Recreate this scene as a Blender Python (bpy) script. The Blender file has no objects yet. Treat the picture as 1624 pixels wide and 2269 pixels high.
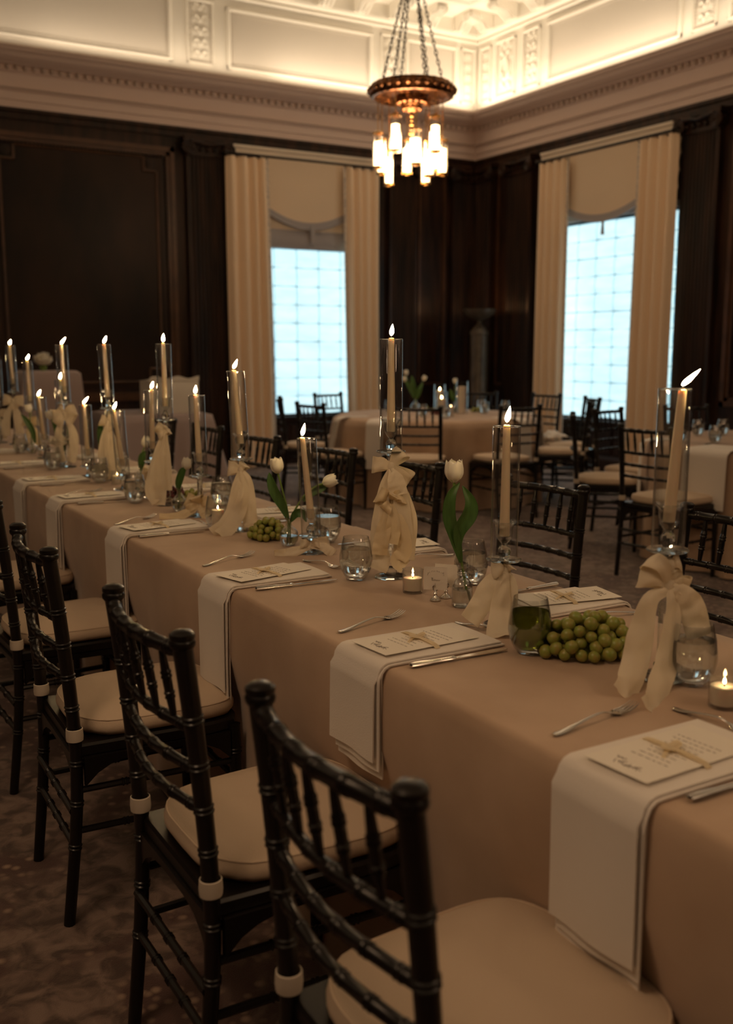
import bpy, bmesh, math, random
from math import sin, cos, pi, radians, sqrt, atan2, exp
from mathutils import Vector, Matrix, noise

# ---------------------------------------------------------------- camera
S = bpy.context.scene
COL = S.collection
YAW, PITCH, EYE, FPX = radians(30.7), radians(9.2), 1.36, 2240.0
cam = bpy.data.cameras.new('camera')
camo = bpy.data.objects.new('camera', cam)
COL.objects.link(camo)
camo.location = (0, 0, EYE)
camo.rotation_euler = (pi / 2 - PITCH, 0, -YAW)
cam.sensor_fit = 'VERTICAL'
cam.sensor_height = 36
cam.lens = FPX / 2269 * 36
cam.clip_start = .05
cam.dof.use_dof = True
cam.dof.focus_distance = 2.45
cam.dof.aperture_fstop = 3.2
S.camera = camo

# ---------------------------------------------------------------- world, exposure, large lights
w = bpy.data.worlds.new('world')
S.world = w
w.use_nodes = True
w.node_tree.nodes['Background'].inputs[0].default_value = (.35, .55, .7, 1)
w.node_tree.nodes['Background'].inputs[1].default_value = .3
S.view_settings.view_transform = 'Standard'
S.view_settings.look = 'None'
S.view_settings.gamma = 1
S.view_settings.use_curve_mapping = False
S.view_settings.exposure = 0.0
try:
    S.cycles.transparent_max_bounces = 40
    S.cycles.max_bounces = 12
    S.cycles.caustics_refractive = False
    S.cycles.caustics_reflective = False
except Exception:
    pass

X0, X1, Y0, Y1 = -4.0, 8.03, -3.2, 10.8        # room
WARM = (1.0, .80, .57)


def area(name, loc, rot, sx, sy, power, col):
    l = bpy.data.lights.new(name, 'AREA')
    l.shape = 'RECTANGLE'
    l.size, l.size_y, l.energy, l.color = sx, sy, power, col
    o = bpy.data.objects.new(name, l)
    COL.objects.link(o)
    o.location, o.rotation_euler = loc, rot
    return o


COVE = .44
# strips of lamps lying in the trough on top of the cornice, shining up
for xa, xb, e in ((-3.8, -.5, 14), (-.5, 2.6, 15), (2.6, 5.2, 22), (5.2, 7.85, 46)):
    area('cove_lamp_back', ((xa + xb) / 2, Y1 - .19, 4.26), (radians(180 + 14), 0, 0), xb - xa, .05, e * COVE, WARM)
for ya, yb, e in ((-3, .6, 16), (.6, 4, 22), (4, 7.4, 40), (7.4, 10.6, 58)):
    area('cove_lamp_right', (X1 - .19, (ya + yb) / 2, 4.26), (0, radians(180 - 14), 0), .05, yb - ya, e * COVE, WARM)
area('cove_lamp_left', (X0 + .25, 3.8, 4.26), (0, radians(180 - 22), 0), .05, 13, 70 * COVE, WARM)
area('cove_lamp_front', (2, Y0 + .25, 4.26), (radians(180 + 22), 0, 0), 11, .05, 60 * COVE, WARM)
# unseen warm fill lights added behind the camera for assumed chandeliers, no fixtures built
for px_, py_ in ((-.6, 1.2), (2.6, -1.6)):
    l = bpy.data.lights.new('unseen_fill_light', 'POINT')
    l.energy, l.color, l.shadow_soft_size = 44, (1, .64, .38), .35
    o = bpy.data.objects.new('unseen_fill_light', l)
    COL.objects.link(o)
    o.location = (px_, py_, 3.0)

# ---------------------------------------------------------------- materials
_m = {}


def mat(name, col, rough=.5, metal=0., spec=None, sheen=0., coat=0., sub=0., subr=None, trans=0., ior=None,
        emit=None, es=0., noise_amt=0., noise_scale=8., col2=None, bump=0., bump_scale=60., stretch=None, detail=4.):
    if name in _m:
        return _m[name]
    m = bpy.data.materials.new(name)
    _m[name] = m
    m.use_nodes = True
    nt = m.node_tree
    b = nt.nodes['Principled BSDF']
    b.inputs['Base Color'].default_value = (*col, 1)
    b.inputs['Roughness'].default_value = rough
    b.inputs['Metallic'].default_value = metal
    if spec is not None: b.inputs['Specular IOR Level'].default_value = spec
    if sheen: b.inputs['Sheen Weight'].default_value = sheen
    if coat: b.inputs['Coat Weight'].default_value = coat; b.inputs['Coat Roughness'].default_value = .12
    if sub:
        b.inputs['Subsurface Weight'].default_value = sub
        b.inputs['Subsurface Radius'].default_value = subr or (.03, .015, .008)
        b.inputs['Subsurface Scale'].default_value = 1
    if trans: b.inputs['Transmission Weight'].default_value = trans
    if ior: b.inputs['IOR'].default_value = ior
    if emit:
        b.inputs['Emission Color'].default_value = (*emit, 1)
        b.inputs['Emission Strength'].default_value = es
    if noise_amt or bump:
        tc = nt.nodes.new('ShaderNodeTexCoord')
        mp = nt.nodes.new('ShaderNodeMapping')
        nt.links.new(tc.outputs['Object'], mp.inputs[0])
        if stretch: mp.inputs['Scale'].default_value = stretch
    if noise_amt:
        n = nt.nodes.new('ShaderNodeTexNoise')
        n.inputs['Scale'].default_value = noise_scale
        n.inputs['Detail'].default_value = detail
        nt.links.new(mp.outputs[0], n.inputs[0])
        r = nt.nodes.new('ShaderNodeValToRGB')
        c2 = col2 or tuple(c * (1 - noise_amt) for c in col)
        r.color_ramp.elements[0].position, r.color_ramp.elements[1].position = .35, .65
        r.color_ramp.elements[0].color = (*c2, 1)
        r.color_ramp.elements[1].color = (*col, 1)
        nt.links.new(n.outputs[0], r.inputs[0])
        nt.links.new(r.outputs[0], b.inputs['Base Color'])
    if bump:
        n2 = nt.nodes.new('ShaderNodeTexNoise')
        n2.inputs['Scale'].default_value = bump_scale
        n2.inputs['Detail'].default_value = 3
        nt.links.new(mp.outputs[0], n2.inputs[0])
        bp = nt.nodes.new('ShaderNodeBump')
        bp.inputs['Strength'].default_value = bump
        bp.inputs['Distance'].default_value = .002
        nt.links.new(n2.outputs[0], bp.inputs['Height'])
        nt.links.new(bp.outputs[0], b.inputs['Normal'])
    return m


def thin_glass(name, tint=(.97, .98, .98), f=1.0, rough=.01):
    m = bpy.data.materials.new(name)
    m.use_nodes = True
    nt = m.node_tree
    nt.nodes.remove(nt.nodes['Principled BSDF'])
    out = nt.nodes['Material Output']
    t = nt.nodes.new('ShaderNodeBsdfTransparent')
    t.inputs[0].default_value = (*tint, 1)
    g = nt.nodes.new('ShaderNodeBsdfGlossy')
    g.inputs['Roughness'].default_value = rough
    lw = nt.nodes.new('ShaderNodeLayerWeight')      # facing, the same from both sides of the wall
    lw.inputs['Blend'].default_value = .5
    pw = nt.nodes.new('ShaderNodeMath')
    pw.operation = 'POWER'
    pw.inputs[1].default_value = 2.6
    nt.links.new(lw.outputs['Facing'], pw.inputs[0])
    mu = nt.nodes.new('ShaderNodeMath')
    mu.operation = 'MULTIPLY_ADD'
    mu.inputs[1].default_value = .9
    mu.inputs[2].default_value = .05 * f
    mu.use_clamp = True
    nt.links.new(pw.outputs[0], mu.inputs[0])
    mx = nt.nodes.new('ShaderNodeMixShader')
    nt.links.new(mu.outputs[0], mx.inputs[0])
    nt.links.new(t.outputs[0], mx.inputs[1])
    nt.links.new(g.outputs[0], mx.inputs[2])
    nt.links.new(mx.outputs[0], out.inputs[0])
    _m[name] = m
    return m


def solid_glass(name, col, ior, clear=.0):
    m = bpy.data.materials.new(name)
    m.use_nodes = True
    nt = m.node_tree
    nt.nodes.remove(nt.nodes['Principled BSDF'])
    out = nt.nodes['Material Output']
    g = nt.nodes.new('ShaderNodeBsdfGlass')
    g.inputs['Color'].default_value = (*col, 1)
    g.inputs['Roughness'].default_value = .0
    g.inputs['IOR'].default_value = ior
    if clear:
        t = nt.nodes.new('ShaderNodeBsdfTransparent')
        t.inputs[0].default_value = (*col, 1)
        mx = nt.nodes.new('ShaderNodeMixShader')
        mx.inputs[0].default_value = clear
        nt.links.new(g.outputs[0], mx.inputs[1])
        nt.links.new(t.outputs[0], mx.inputs[2])
        nt.links.new(mx.outputs[0], out.inputs[0])
    else:
        nt.links.new(g.outputs[0], out.inputs[0])
    _m[name] = m
    return m


def cloth_trans(name, col, amt, rough=.8, noise_scale=60, bump=.15):
    """fabric that lets some light through"""
    m = mat(name, col, rough, bump=bump, bump_scale=noise_scale, sheen=.2)
    nt = m.node_tree
    b = nt.nodes['Principled BSDF']
    out = nt.nodes['Material Output']
    t = nt.nodes.new('ShaderNodeBsdfTranslucent')
    t.inputs[0].default_value = (*col, 1)
    mx = nt.nodes.new('ShaderNodeMixShader')
    mx.inputs[0].default_value = amt
    nt.links.new(b.outputs[0], mx.inputs[1])
    nt.links.new(t.outputs[0], mx.inputs[2])
    nt.links.new(mx.outputs[0], out.inputs[0])
    return m


GT = thin_glass('clear_sleeve_glass', (.965, .975, .98), 1.0)
GV = thin_glass('clear_vessel_glass', (.97, .98, .98), 1.9)
GC = solid_glass('crystal', (.97, .99, .99), 1.5, .12)
GW = solid_glass('water', (.97, .985, .985), 1.33, .1)
GGREEN = solid_glass('refraction_tinted_water', (.40, .46, .14), 1.33, .4)  # green of grapes refracted through the water, put into its colour
BLACK = mat('black_lacquer', (.008, .006, .0052), .30, spec=.4)
CUSH = mat('cream_canvas', (.68, .54, .40), .85, bump=.25, bump_scale=500)
STRAPM = mat('cream_strap', (.62, .54, .44), .85)
CLOTH = mat('taupe_velvet', (.60, .43, .30), .8, sheen=.25, noise_amt=.2, noise_scale=3.6, col2=(.47, .32, .215), bump=.12,
            bump_scale=250)
CLOTH2 = mat('ivory_taupe_linen', (.56, .44, .34), .85, sheen=.2, bump=.12, bump_scale=250)
LILAC = mat('lilac_taupe_cloth', (.42, .33, .31), .85, sheen=.2)
NAP = mat('white_linen', (.90, .84, .77), .85, bump=.25, bump_scale=400)
PAPER = mat('ivory_card', (.93, .87, .77), .7)
INK = mat('grey_ink', (.30, .26, .22), .8)
RIB = cloth_trans('cream_ribbon', (.96, .88, .72), .42, .6)
RIBY = cloth_trans('pale_gold_ribbon', (.95, .84, .61), .42, .6)
SILVER = mat('silver', (.72, .69, .65), .2, 1.0)
WAX = mat('ivory_wax', (1.0, .77, .53), .45, sub=.3, subr=(.012, .007, .003))
WAXW = mat('white_wax', (.98, .84, .68), .45, sub=.3, subr=(.012, .007, .004))
WICK = mat('wick', (.02, .015, .01), .9)
FLAME = mat('flame', (0, 0, 0), .5, emit=(1, .66, .30), es=240)
FLAMEV = mat('votive_flame', (0, 0, 0), .5, emit=(1, .62, .26), es=45)
STEMM = mat('tulip_stem', (.17, .26, .06), .45, sub=.2, subr=(.01, .01, .004))
LEAF = mat('tulip_leaf', (.07, .16, .035), .45, noise_amt=.25, noise_scale=18, stretch=(8, 8, 1))
PETAL = mat('white_petal', (.88, .82, .68), .55, sub=.3, subr=(.008, .006, .003))
GRAPE = mat('green_grape', (.27, .34, .065), .34, sub=.35, subr=(.012, .014, .004), noise_amt=.2, noise_scale=60,
            col2=(.36, .29, .075))
GRAPER = mat('red_grape', (.13, .018, .018), .38, sub=.2, subr=(.01, .003, .003))
TWIG = mat('grape_twig', (.12, .085, .035), .8)
WOOD = mat('dark_walnut', (.046, .019, .0095), .42, spec=.3, noise_amt=.55, noise_scale=3.5, col2=(.013, .0065, .004),
           stretch=(4, 4, .5))
WOODP = mat('walnut_panel', (.036, .016, .008), .42, spec=.22, noise_amt=.6, noise_scale=1.3, col2=(.009, .005, .0035),
            stretch=(1.2, 1.2, .6), detail=6)
WOODM = mat('walnut_moulding', (.10, .042, .018), .35, noise_amt=.4, noise_scale=6)
TAUPE = mat('taupe_plaster', (.72, .56, .49), .8)
TAUPED = mat('taupe_plaster_moulding', (.50, .38, .32), .8)
CREAM = mat('cream_plaster', (.80, .76, .68), .75)
CREAM2 = mat('cream_panel_paint', (.62, .57, .50), .8)
CURT = mat('beige_drape', (.93, .71, .50), .85, bump=.15, bump_scale=200)
CURTT = mat('drape_braid', (.48, .41, .37), .85, noise_amt=.5, noise_scale=45, col2=(.85, .72, .58))
VAL = mat('valance_cloth', (.86, .67, .48), .85, bump=.1, bump_scale=200)
VALT = mat('grey_piping', (.42, .38, .38), .8)
IRON = mat('dark_iron', (.03, .022, .018), .4, .7)
BRONZE = mat('bronze', (.50, .22, .09), .38, 1.0, noise_amt=.6, noise_scale=30, col2=(.05, .025, .015))
BRASS = mat('brass', (.62, .36, .12), .25, 1.0)
STONE = mat('onyx_stone', (.15, .11, .075), .35, noise_amt=.4, noise_scale=7)
TUBE = mat('lamp_tube', (.9, .8, .6), .3, emit=(1, .60, .27), es=11)
TUBEG = mat('lamp_tube_glow', (.9, .8, .6), .3, emit=(1, .62, .26), es=1.5)
FOIL = mat('white_gift_wrap', (.78, .72, .62), .55, bump=.3, bump_scale=30)


def shade_mat():
    """fabric shade lit through from outside by the evening sky"""
    m = mat('backlit_shade', (.55, .66, .70), .9, emit=(.62, .92, 1.0), es=.9)
    nt = m.node_tree
    b = nt.nodes['Principled BSDF']
    tc = nt.nodes.new('ShaderNodeTexCoord')
    mp = nt.nodes.new('ShaderNodeMapping')
    mp.inputs['Scale'].default_value = (1.2, 1.2, 5)
    n = nt.nodes.new('ShaderNodeTexNoise')
    n.inputs['Scale'].default_value = 2.2
    n.inputs['Detail'].default_value = 3
    nt.links.new(tc.outputs['Object'], mp.inputs[0])
    nt.links.new(mp.outputs[0], n.inputs[0])
    r = nt.nodes.new('ShaderNodeMapRange')
    r.inputs[1].default_value, r.inputs[2].default_value = .3, .7
    r.inputs[3].default_value, r.inputs[4].default_value = .95, 1.2
    nt.links.new(n.outputs[0], r.inputs[0])
    nt.links.new(r.outputs[0], b.inputs['Emission Strength'])
    return m


SHADE = shade_mat()
SEAM = mat('shade_seam', (.3, .4, .45), .9, emit=(.26, .52, .62), es=.55)
SKYP = mat('bright_pane', (.3, .4, .45), .2, emit=(.45, .85, 1.0), es=1.0)


def carpet_mat():
    m = bpy.data.materials.new('patterned_carpet')
    m.use_nodes = True
    nt = m.node_tree
    b = nt.nodes['Principled BSDF']
    b.inputs['Roughness'].default_value = .95
    b.inputs['Sheen Weight'].default_value = .25
    tc = nt.nodes.new('ShaderNodeTexCoord')
    v = nt.nodes.new('ShaderNodeTexVoronoi')
    v.inputs['Scale'].default_value = 26
    n = nt.nodes.new('ShaderNodeTexNoise')
    n.inputs['Scale'].default_value = 2.6
    n.inputs['Detail'].default_value = 5
    n.inputs['Distortion'].default_value = 1.3
    n3 = nt.nodes.new('ShaderNodeTexNoise')
    n3.inputs['Scale'].default_value = 16
    n3.inputs['Detail'].default_value = 3
    n3.inputs['Distortion'].default_value = .8
    for q in (v, n, n3): nt.links.new(tc.outputs['Object'], q.inputs[0])
    r1 = nt.nodes.new('ShaderNodeValToRGB')
    e = r1.color_ramp.elements
    e[0].position, e[0].color = .38, (.10, .066, .052, 1)
    e[1].position, e[1].color = .62, (.29, .205, .165, 1)
    nt.links.new(n3.outputs[0], r1.inputs[0])
    r2 = nt.nodes.new('ShaderNodeValToRGB')
    e = r2.color_ramp.elements
    e[0].position, e[0].color = .12, (.40, .28, .20, 1)
    e[1].position, e[1].color = .38, (.11, .06, .05, 1)
    nt.links.new(v.outputs['Distance'], r2.inputs[0])
    r3 = nt.nodes.new('ShaderNodeValToRGB')
    r3.color_ramp.elements[0].position, r3.color_ramp.elements[1].position = .46, .58
    nt.links.new(n.outputs[0], r3.inputs[0])
    mx = nt.nodes.new('ShaderNodeMix')
    mx.data_type = 'RGBA'
    nt.links.new(r3.outputs[0], mx.inputs['Factor'])
    nt.links.new(r1.outputs[0], mx.inputs['A'])
    nt.links.new(r2.outputs[0], mx.inputs['B'])
    nt.links.new(mx.outputs['Result'], b.inputs['Base Color'])
    bp = nt.nodes.new('ShaderNodeBump')
    bp.inputs['Strength'].default_value = .4
    bp.inputs['Distance'].default_value = .004
    n4 = nt.nodes.new('ShaderNodeTexNoise')
    n4.inputs['Scale'].default_value = 260
    nt.links.new(tc.outputs['Object'], n4.inputs[0])
    nt.links.new(n4.outputs[0], bp.inputs['Height'])
    nt.links.new(bp.outputs[0], b.inputs['Normal'])
    return m


CARPET = carpet_mat()


# ---------------------------------------------------------------- mesh building
class MB:
    def __init__(s):
        s.v, s.f = [], []

    def add(s, vs, fs):
        k = len(s.v)
        s.v += [tuple(p) for p in vs]
        s.f += [tuple(i + k for i in f) for f in fs]
        return s

    def box(s, x0, x1, y0, y1, z0, z1, M=None):
        vs = [Vector((x, y, z)) for z in (z0, z1) for y in (y0, y1) for x in (x0, x1)]
        if M: vs = [M @ p for p in vs]
        return s.add(vs, [(0, 2, 3, 1), (4, 5, 7, 6), (0, 1, 5, 4), (2, 6, 7, 3), (0, 4, 6, 2), (1, 3, 7, 5)])

    def lathe(s, prof, n=24, M=None, lean=None, ang0=0., flute=None):
        """prof: (r, z) points from bottom to top; closes at r=0"""
        k0 = len(s.v)
        vs, rows = [], []
        for r, z in prof:
            if r < 1e-6:
                rows.append([len(vs)])
                vs.append(Vector((0, 0, z)))
            else:
                row = []
                for i in range(n):
                    a = ang0 + 2 * pi * i / n
                    rr = r * (flute(a, z) if flute else 1)
                    row.append(len(vs))
                    vs.append(Vector((rr * cos(a), rr * sin(a), z)))
                rows.append(row)
        fs = []
        for a, b in zip(rows, rows[1:]):
            if len(a) == 1 and len(b) == 1: continue
            for i in range(n):
                j = (i + 1) % n
                if len(a) == 1: fs.append((a[0], b[j], b[i]))
                elif len(b) == 1: fs.append((a[i], a[j], b[0]))
                else: fs.append((a[i], a[j], b[j], b[i]))
        if lean: vs = [lean(p) for p in vs]
        if M: vs = [M @ p for p in vs]
        return s.add(vs, fs)

    def tube(s, pts, rad, n=8, cap=True, sq=None):
        pts = [Vector(p) for p in pts]
        if not hasattr(rad, '__len__'): rad = [rad] * len(pts)
        t0 = (pts[1] - pts[0]).normalized()
        u = t0.orthogonal().normalized()
        if abs(t0.z) < .9: u = t0.cross(Vector((0, 0, 1))).normalized()
        vs, fs = [], []
        prev = t0
        for i, p in enumerate(pts):
            t = (pts[min(i + 1, len(pts) - 1)] - pts[max(i - 1, 0)]).normalized()
            q = prev.rotation_difference(t)
            u = (q @ u)
            u = (u - t * u.dot(t)).normalized()
            v = t.cross(u)
            prev = t
            a_, b_ = (1, 1) if sq is None else sq
            for k in range(n):
                a = 2 * pi * k / n
                vs.append(p + (u * cos(a) * a_ + v * sin(a) * b_) * rad[i])
        for i in range(len(pts) - 1):
            for k in range(n):
                j = (k + 1) % n
                fs.append((i * n + k, i * n + j, (i + 1) * n + j, (i + 1) * n + k))
        if cap:
            fs.append(tuple(reversed(range(n))))
            fs.append(tuple((len(pts) - 1) * n + k for k in range(n)))
        return s.add(vs, fs)

    def grid(s, fn, nu, nv, closeu=False):
        vs = [fn(i / (nu if closeu else nu - 1), j / (nv - 1)) for j in range(nv) for i in range(nu)]
        fs = []
        for j in range(nv - 1):
            for i in range(nu if closeu else nu - 1):
                a, b = j * nu + i, j * nu + (i + 1) % nu
                fs.append((a, b, b + nu, a + nu))
        return s.add(vs, fs)

    def slab(s, fn, nu, nv, th):
        """grid surface given real thickness th (normal offset)"""
        P = [[Vector(fn(i / (nu - 1), j / (nv - 1))) for i in range(nu)] for j in range(nv)]
        top, bot = [], []
        for j in range(nv):
            for i in range(nu):
                du = P[j][min(i + 1, nu - 1)] - P[j][max(i - 1, 0)]
                dv = P[min(j + 1, nv - 1)][i] - P[max(j - 1, 0)][i]
                n_ = du.cross(dv)
                n_ = n_.normalized() if n_.length > 1e-9 else Vector((0, 0, 1))
                top.append(P[j][i] + n_ * th / 2)
                bot.append(P[j][i] - n_ * th / 2)
        N = nu * nv
        fs = []
        for j in range(nv - 1):
            for i in range(nu - 1):
                a = j * nu + i
                fs.append((a, a + 1, a + nu + 1, a + nu))
                fs.append((N + a + nu, N + a + nu + 1, N + a + 1, N + a))
        edge = [i for i in range(nu)] + [j * nu + nu - 1 for j in range(1, nv)] + \
               [(nv - 1) * nu + i for i in range(nu - 2, -1, -1)] + [j * nu for j in range(nv - 2, 0, -1)]
        for a, b in zip(edge, edge[1:] + edge[:1]): fs.append((b, a, N + a, N + b))
        return s.add(top + bot, fs)

    def prism(s, poly, z0, z1, M=None, bev=0.):
        n = len(poly)
        rings = [(z0, 0), (z1, 0)] if not bev else [(z0, bev), (z0 + bev, 0), (z1 - bev, 0), (z1, bev)]
        cx = sum(p[0] for p in poly) / n
        cy = sum(p[1] for p in poly) / n
        vs = []
        for z, b in rings:
            for x, y in poly:
                d = max(sqrt((x - cx) ** 2 + (y - cy) ** 2), 1e-6)
                vs.append(Vector((x - (x - cx) / d * b, y - (y - cy) / d * b, z)))
        if M: vs = [M @ p for p in vs]
        fs = [tuple(reversed(range(n))), tuple((len(rings) - 1) * n + i for i in range(n))]
        for r in range(len(rings) - 1):
            for i in range(n):
                j = (i + 1) % n
                fs.append((r * n + i, r * n + j, (r + 1) * n + j, (r + 1) * n + i))
        return s.add(vs, fs)

    def build(s, name, m, parent=None, smooth=True, ang=40, loc=None):
        me = bpy.data.meshes.new(name)
        me.from_pydata(s.v, [], s.f)
        me.update()
        bm = bmesh.new()
        bm.from_mesh(me)
        bmesh.ops.recalc_face_normals(bm, faces=bm.faces)
        bm.to_mesh(me)
        bm.free()
        if smooth:
            for p in me.polygons: p.use_smooth = True
            try: me.set_sharp_from_angle(angle=radians(ang))
            except Exception: pass
        me.materials.append(m)
        o = bpy.data.objects.new(name, me)
        COL.objects.link(o)
        if parent: o.parent = parent
        if loc: o.location = loc
        return o


def empty(name, loc=(0, 0, 0), rz=0.):
    o = bpy.data.objects.new(name, None)
    o.empty_display_size = .05
    COL.objects.link(o)
    o.location = loc
    o.rotation_euler = (0, 0, rz)
    return o


def tag(o, label=None, cat=None, group=None, kind=None):
    if label: o['label'] = label
    if cat: o['category'] = cat
    if group: o['group'] = group
    if kind: o['kind'] = kind
    return o


def thing(name, label, cat, loc=(0, 0, 0), rz=0., group=None):
    return tag(empty(name, loc, rz), label, cat, group)


def dup(o, loc=None, rz=None, label=None, group=None, parent=None):
    c = o.copy()
    COL.objects.link(c)
    if parent is not None: c.parent = parent
    if loc is not None: c.location = loc
    if rz is not None: c.rotation_euler = (0, 0, rz)
    if label: c['label'] = label
    if group: c['group'] = group
    for ch in KIDS.get(o.name, None) or [x for x in o.children]:
        dup(ch, parent=c)
    return c


KIDS = {}


def cr(pts, n):
    """Catmull-Rom through pts, n samples per span"""
    P = [Vector(p) for p in pts]
    P = [P[0] * 2 - P[1]] + P + [P[-1] * 2 - P[-2]]
    out = []
    for i in range(1, len(P) - 2):
        for k in range(n):
            t = k / n
            a, b, c, d = P[i - 1], P[i], P[i + 1], P[i + 2]
            out.append(.5 * ((2 * b) + (c - a) * t + (2 * a - 5 * b + 4 * c - d) * t * t + (3 * b - a - 3 * c + d) * t ** 3))
    out.append(P[-2])
    return out


def along(path, s):
    L = 0
    for a, b in zip(path, path[1:]):
        d = (b - a).length
        if L + d >= s: return a.lerp(b, (s - L) / d if d else 0)
        L += d
    return path[-1]


def bamboo(path, r, rings, n=10, r_end=None, bump=.0022, gap=.0045):
    """turned rod with double bamboo rings at the given fractions"""
    path = [Vector(p) for p in path]
    L = sum((b - a).length for a, b in zip(path, path[1:]))
    ss = {0.: 0., L: 0.}
    for k in range(1, 8): ss[L * k / 8] = 0.
    for f in rings:
        for sg in (-1, 1):
            c = f * L + sg * gap
            for d, h in ((-.0032, 0), (-.001, bump), (.001, bump), (.0032, 0)): ss[c + d] = h
    keys = sorted(k for k in ss if 0 <= k <= L)
    pts = [along(path, k) for k in keys]
    re = r if r_end is None else r_end
    rad = [r + (re - r) * k / L + ss[k] for k in keys]
    return pts, rad


# ================================================================ THE ROOM
def structure(o):
    o['kind'] = 'structure'
    return o


fl = MB().grid(lambda u, v: (X0 - .3 + u * (X1 - X0 + .8), Y0 - .3 + v * (Y1 - Y0 + .8), 0), 2, 2)
fl.box(X0 - .3, X1 + .5, Y0 - .3, Y1 + .5, -.1, -.002)
structure(fl.build('floor', CARPET, smooth=False))

# window openings: back wall x 4.97..6.32, right wall y 7.44..9.35, both z .57..3.48
WZ0, WZ1 = .57, 3.48
wb = MB()
wb.box(X0 - .3, 4.97, Y1, Y1 + .3, 0, 5.75)
wb.box(6.32, X1 + .3, Y1, Y1 + .3, 0, 5.75)
wb.box(4.97, 6.32, Y1, Y1 + .3, 0, WZ0)
wb.box(4.97, 6.32, Y1, Y1 + .3, WZ1, 5.75)
wall_back = structure(wb.build('wall_back', WOOD, smooth=False))
wr = MB()
wr.box(X1, X1 + .3, Y0 - .3, 7.36, 0, 5.75)
wr.box(X1, X1 + .3, 9.35, Y1, 0, 5.75)
wr.box(X1, X1 + .3, 7.36, 9.35, 0, WZ0)
wr.box(X1, X1 + .3, 7.36, 9.35, WZ1, 5.75)
wall_right = structure(wr.build('wall_right', WOOD, smooth=False))
wall_left = structure(MB().box(X0 - .3, X0, Y0 - .3, Y1, 0, 5.75).build('wall_left', WOOD, smooth=False))
wall_front = structure(MB().box(X0, X1, Y0 - .3, Y0, 0, 5.75).build('wall_front', WOOD, smooth=False))


def frame_back(d, t, z):   # d = distance out of the wall, t = along
    return Vector((t, Y1 - d, z))


def frame_right(d, t, z):
    return Vector((X1 - d, t, z))


def extrude(prof, a, b, F, ma=0., mb_=0.):
    """sweep a closed (d,z) profile from t=a to t=b with mitres"""
    n = len(prof)
    vs = [F(d, a + ma * d, z) for d, z in prof] + [F(d, b - mb_ * d, z) for d, z in prof]
    fs = [tuple(range(n)), tuple(reversed(range(n, 2 * n)))]
    for i in range(n):
        j = (i + 1) % n
        fs.append((i, n + i, n + j, j))
    return vs, fs


def both(prof, name, m, smooth=False):
    for F, nm, a, b, ma, mb_ in ((frame_back, 'back', X0, X1, 0, 1), (frame_right, 'right', Y0, Y1, 0, 1)):
        M = MB()
        M.add(*extrude(prof, a, b, F, ma, mb_))
        yield nm, structure(M.build('%s' % (name % nm), m, smooth=smooth))


# cornice: architrave bands, frieze, bed moulding, crown with the lamp trough on top
COR = [(0, 3.70), (.05, 3.70), (.05, 3.765), (.062, 3.77), (.062, 3.85), (.075, 3.855), (.085, 3.875), (.085, 3.895),
       (.06, 3.90), (.06, 4.02), (.075, 4.03), (.085, 4.04), (.085, 4.085), (.12, 4.09), (.13, 4.10), (.17, 4.115),
       (.21, 4.14), (.235, 4.175), (.25, 4.18), (.26, 4.19), (.26, 4.23), (.245, 4.235), (.24, 4.215), (0, 4.215)]
cornice = {}
for i, (nm, o) in enumerate(both(COR, 'trim_%s', TAUPE)):
    o.name = 'trim_%d' % (1 + i)
    cornice[nm] = o
# the same crown, plainer, on the two walls behind the camera
M = MB().box(X0, X0 + .26, Y0, Y1 - .26, 3.7, 4.22)
M.box(X0 + .24, X1 - .26, Y0, Y0 + .26, 3.7, 4.22)
structure(M.build('trim_3', TAUPE, smooth=False))
# dark wood fascia under the cornice
for i, (nm, o) in enumerate(both([(0, 3.60), (.03, 3.60), (.03, 3.655), (.045, 3.665), (.045, 3.70), (0, 3.70)], 'trim_%s', WOOD)):
    o.name = 'trim_%d' % (4 + i)
    cornice[nm + 'w'] = o

# egg moulding, one piece after another
em = MB()
em.lathe([(0, -.026), (.014, -.022), (.021, -.008), (.022, .004), (.018, .018), (0, .024)], 8)
egg = em.build('egg_moulding', TAUPED, cornice['back'])
n_e = 0
tt = X1 - .12
while tt > .9:
    e = egg if n_e == 0 else egg.copy()
    if n_e: COL.objects.link(e)
    e.parent = cornice['back']
    e.location = (tt, Y1 - .095, 4.062)
    tt -= .085
    n_e += 1
tt = Y1 - .20
while tt > 6.2:
    e = egg.copy()
    COL.objects.link(e)
    e.parent = cornice['right']
    e.location = (X1 - .095, tt, 4.062)
    tt -= .085
# small rope beads under the frieze
def rope(a, b, F, d, z, r, step, name, m, par):
    M = MB()
    t = a
    while t < b:
        c = F(d, t, z)
        c2 = F(d, t + step * 1.05, z + r * .8)
        M.tube([c, c2], [r, r * .7], 5)
        t += step
    o = M.build(name, m, par)
    o['kind'] = 'stuff'
    return o


rope(.6, X1 - .1, frame_back, .087, 3.872, .008, .03, 'rope_moulding', TAUPED, cornice['back'])
rope(6.2, Y1 - .1, frame_right, .087, 3.872, .008, .03, 'rope_moulding', TAUPED, cornice['right'])
rope(.6, X1 - .26, frame_back, .262, 4.21, .009, .035, 'rope_moulding', TAUPED, cornice['back'])
rope(6.2, Y1 - .26, frame_right, .262, 4.21, .009, .035, 'rope_moulding', TAUPED, cornice['right'])

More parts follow.
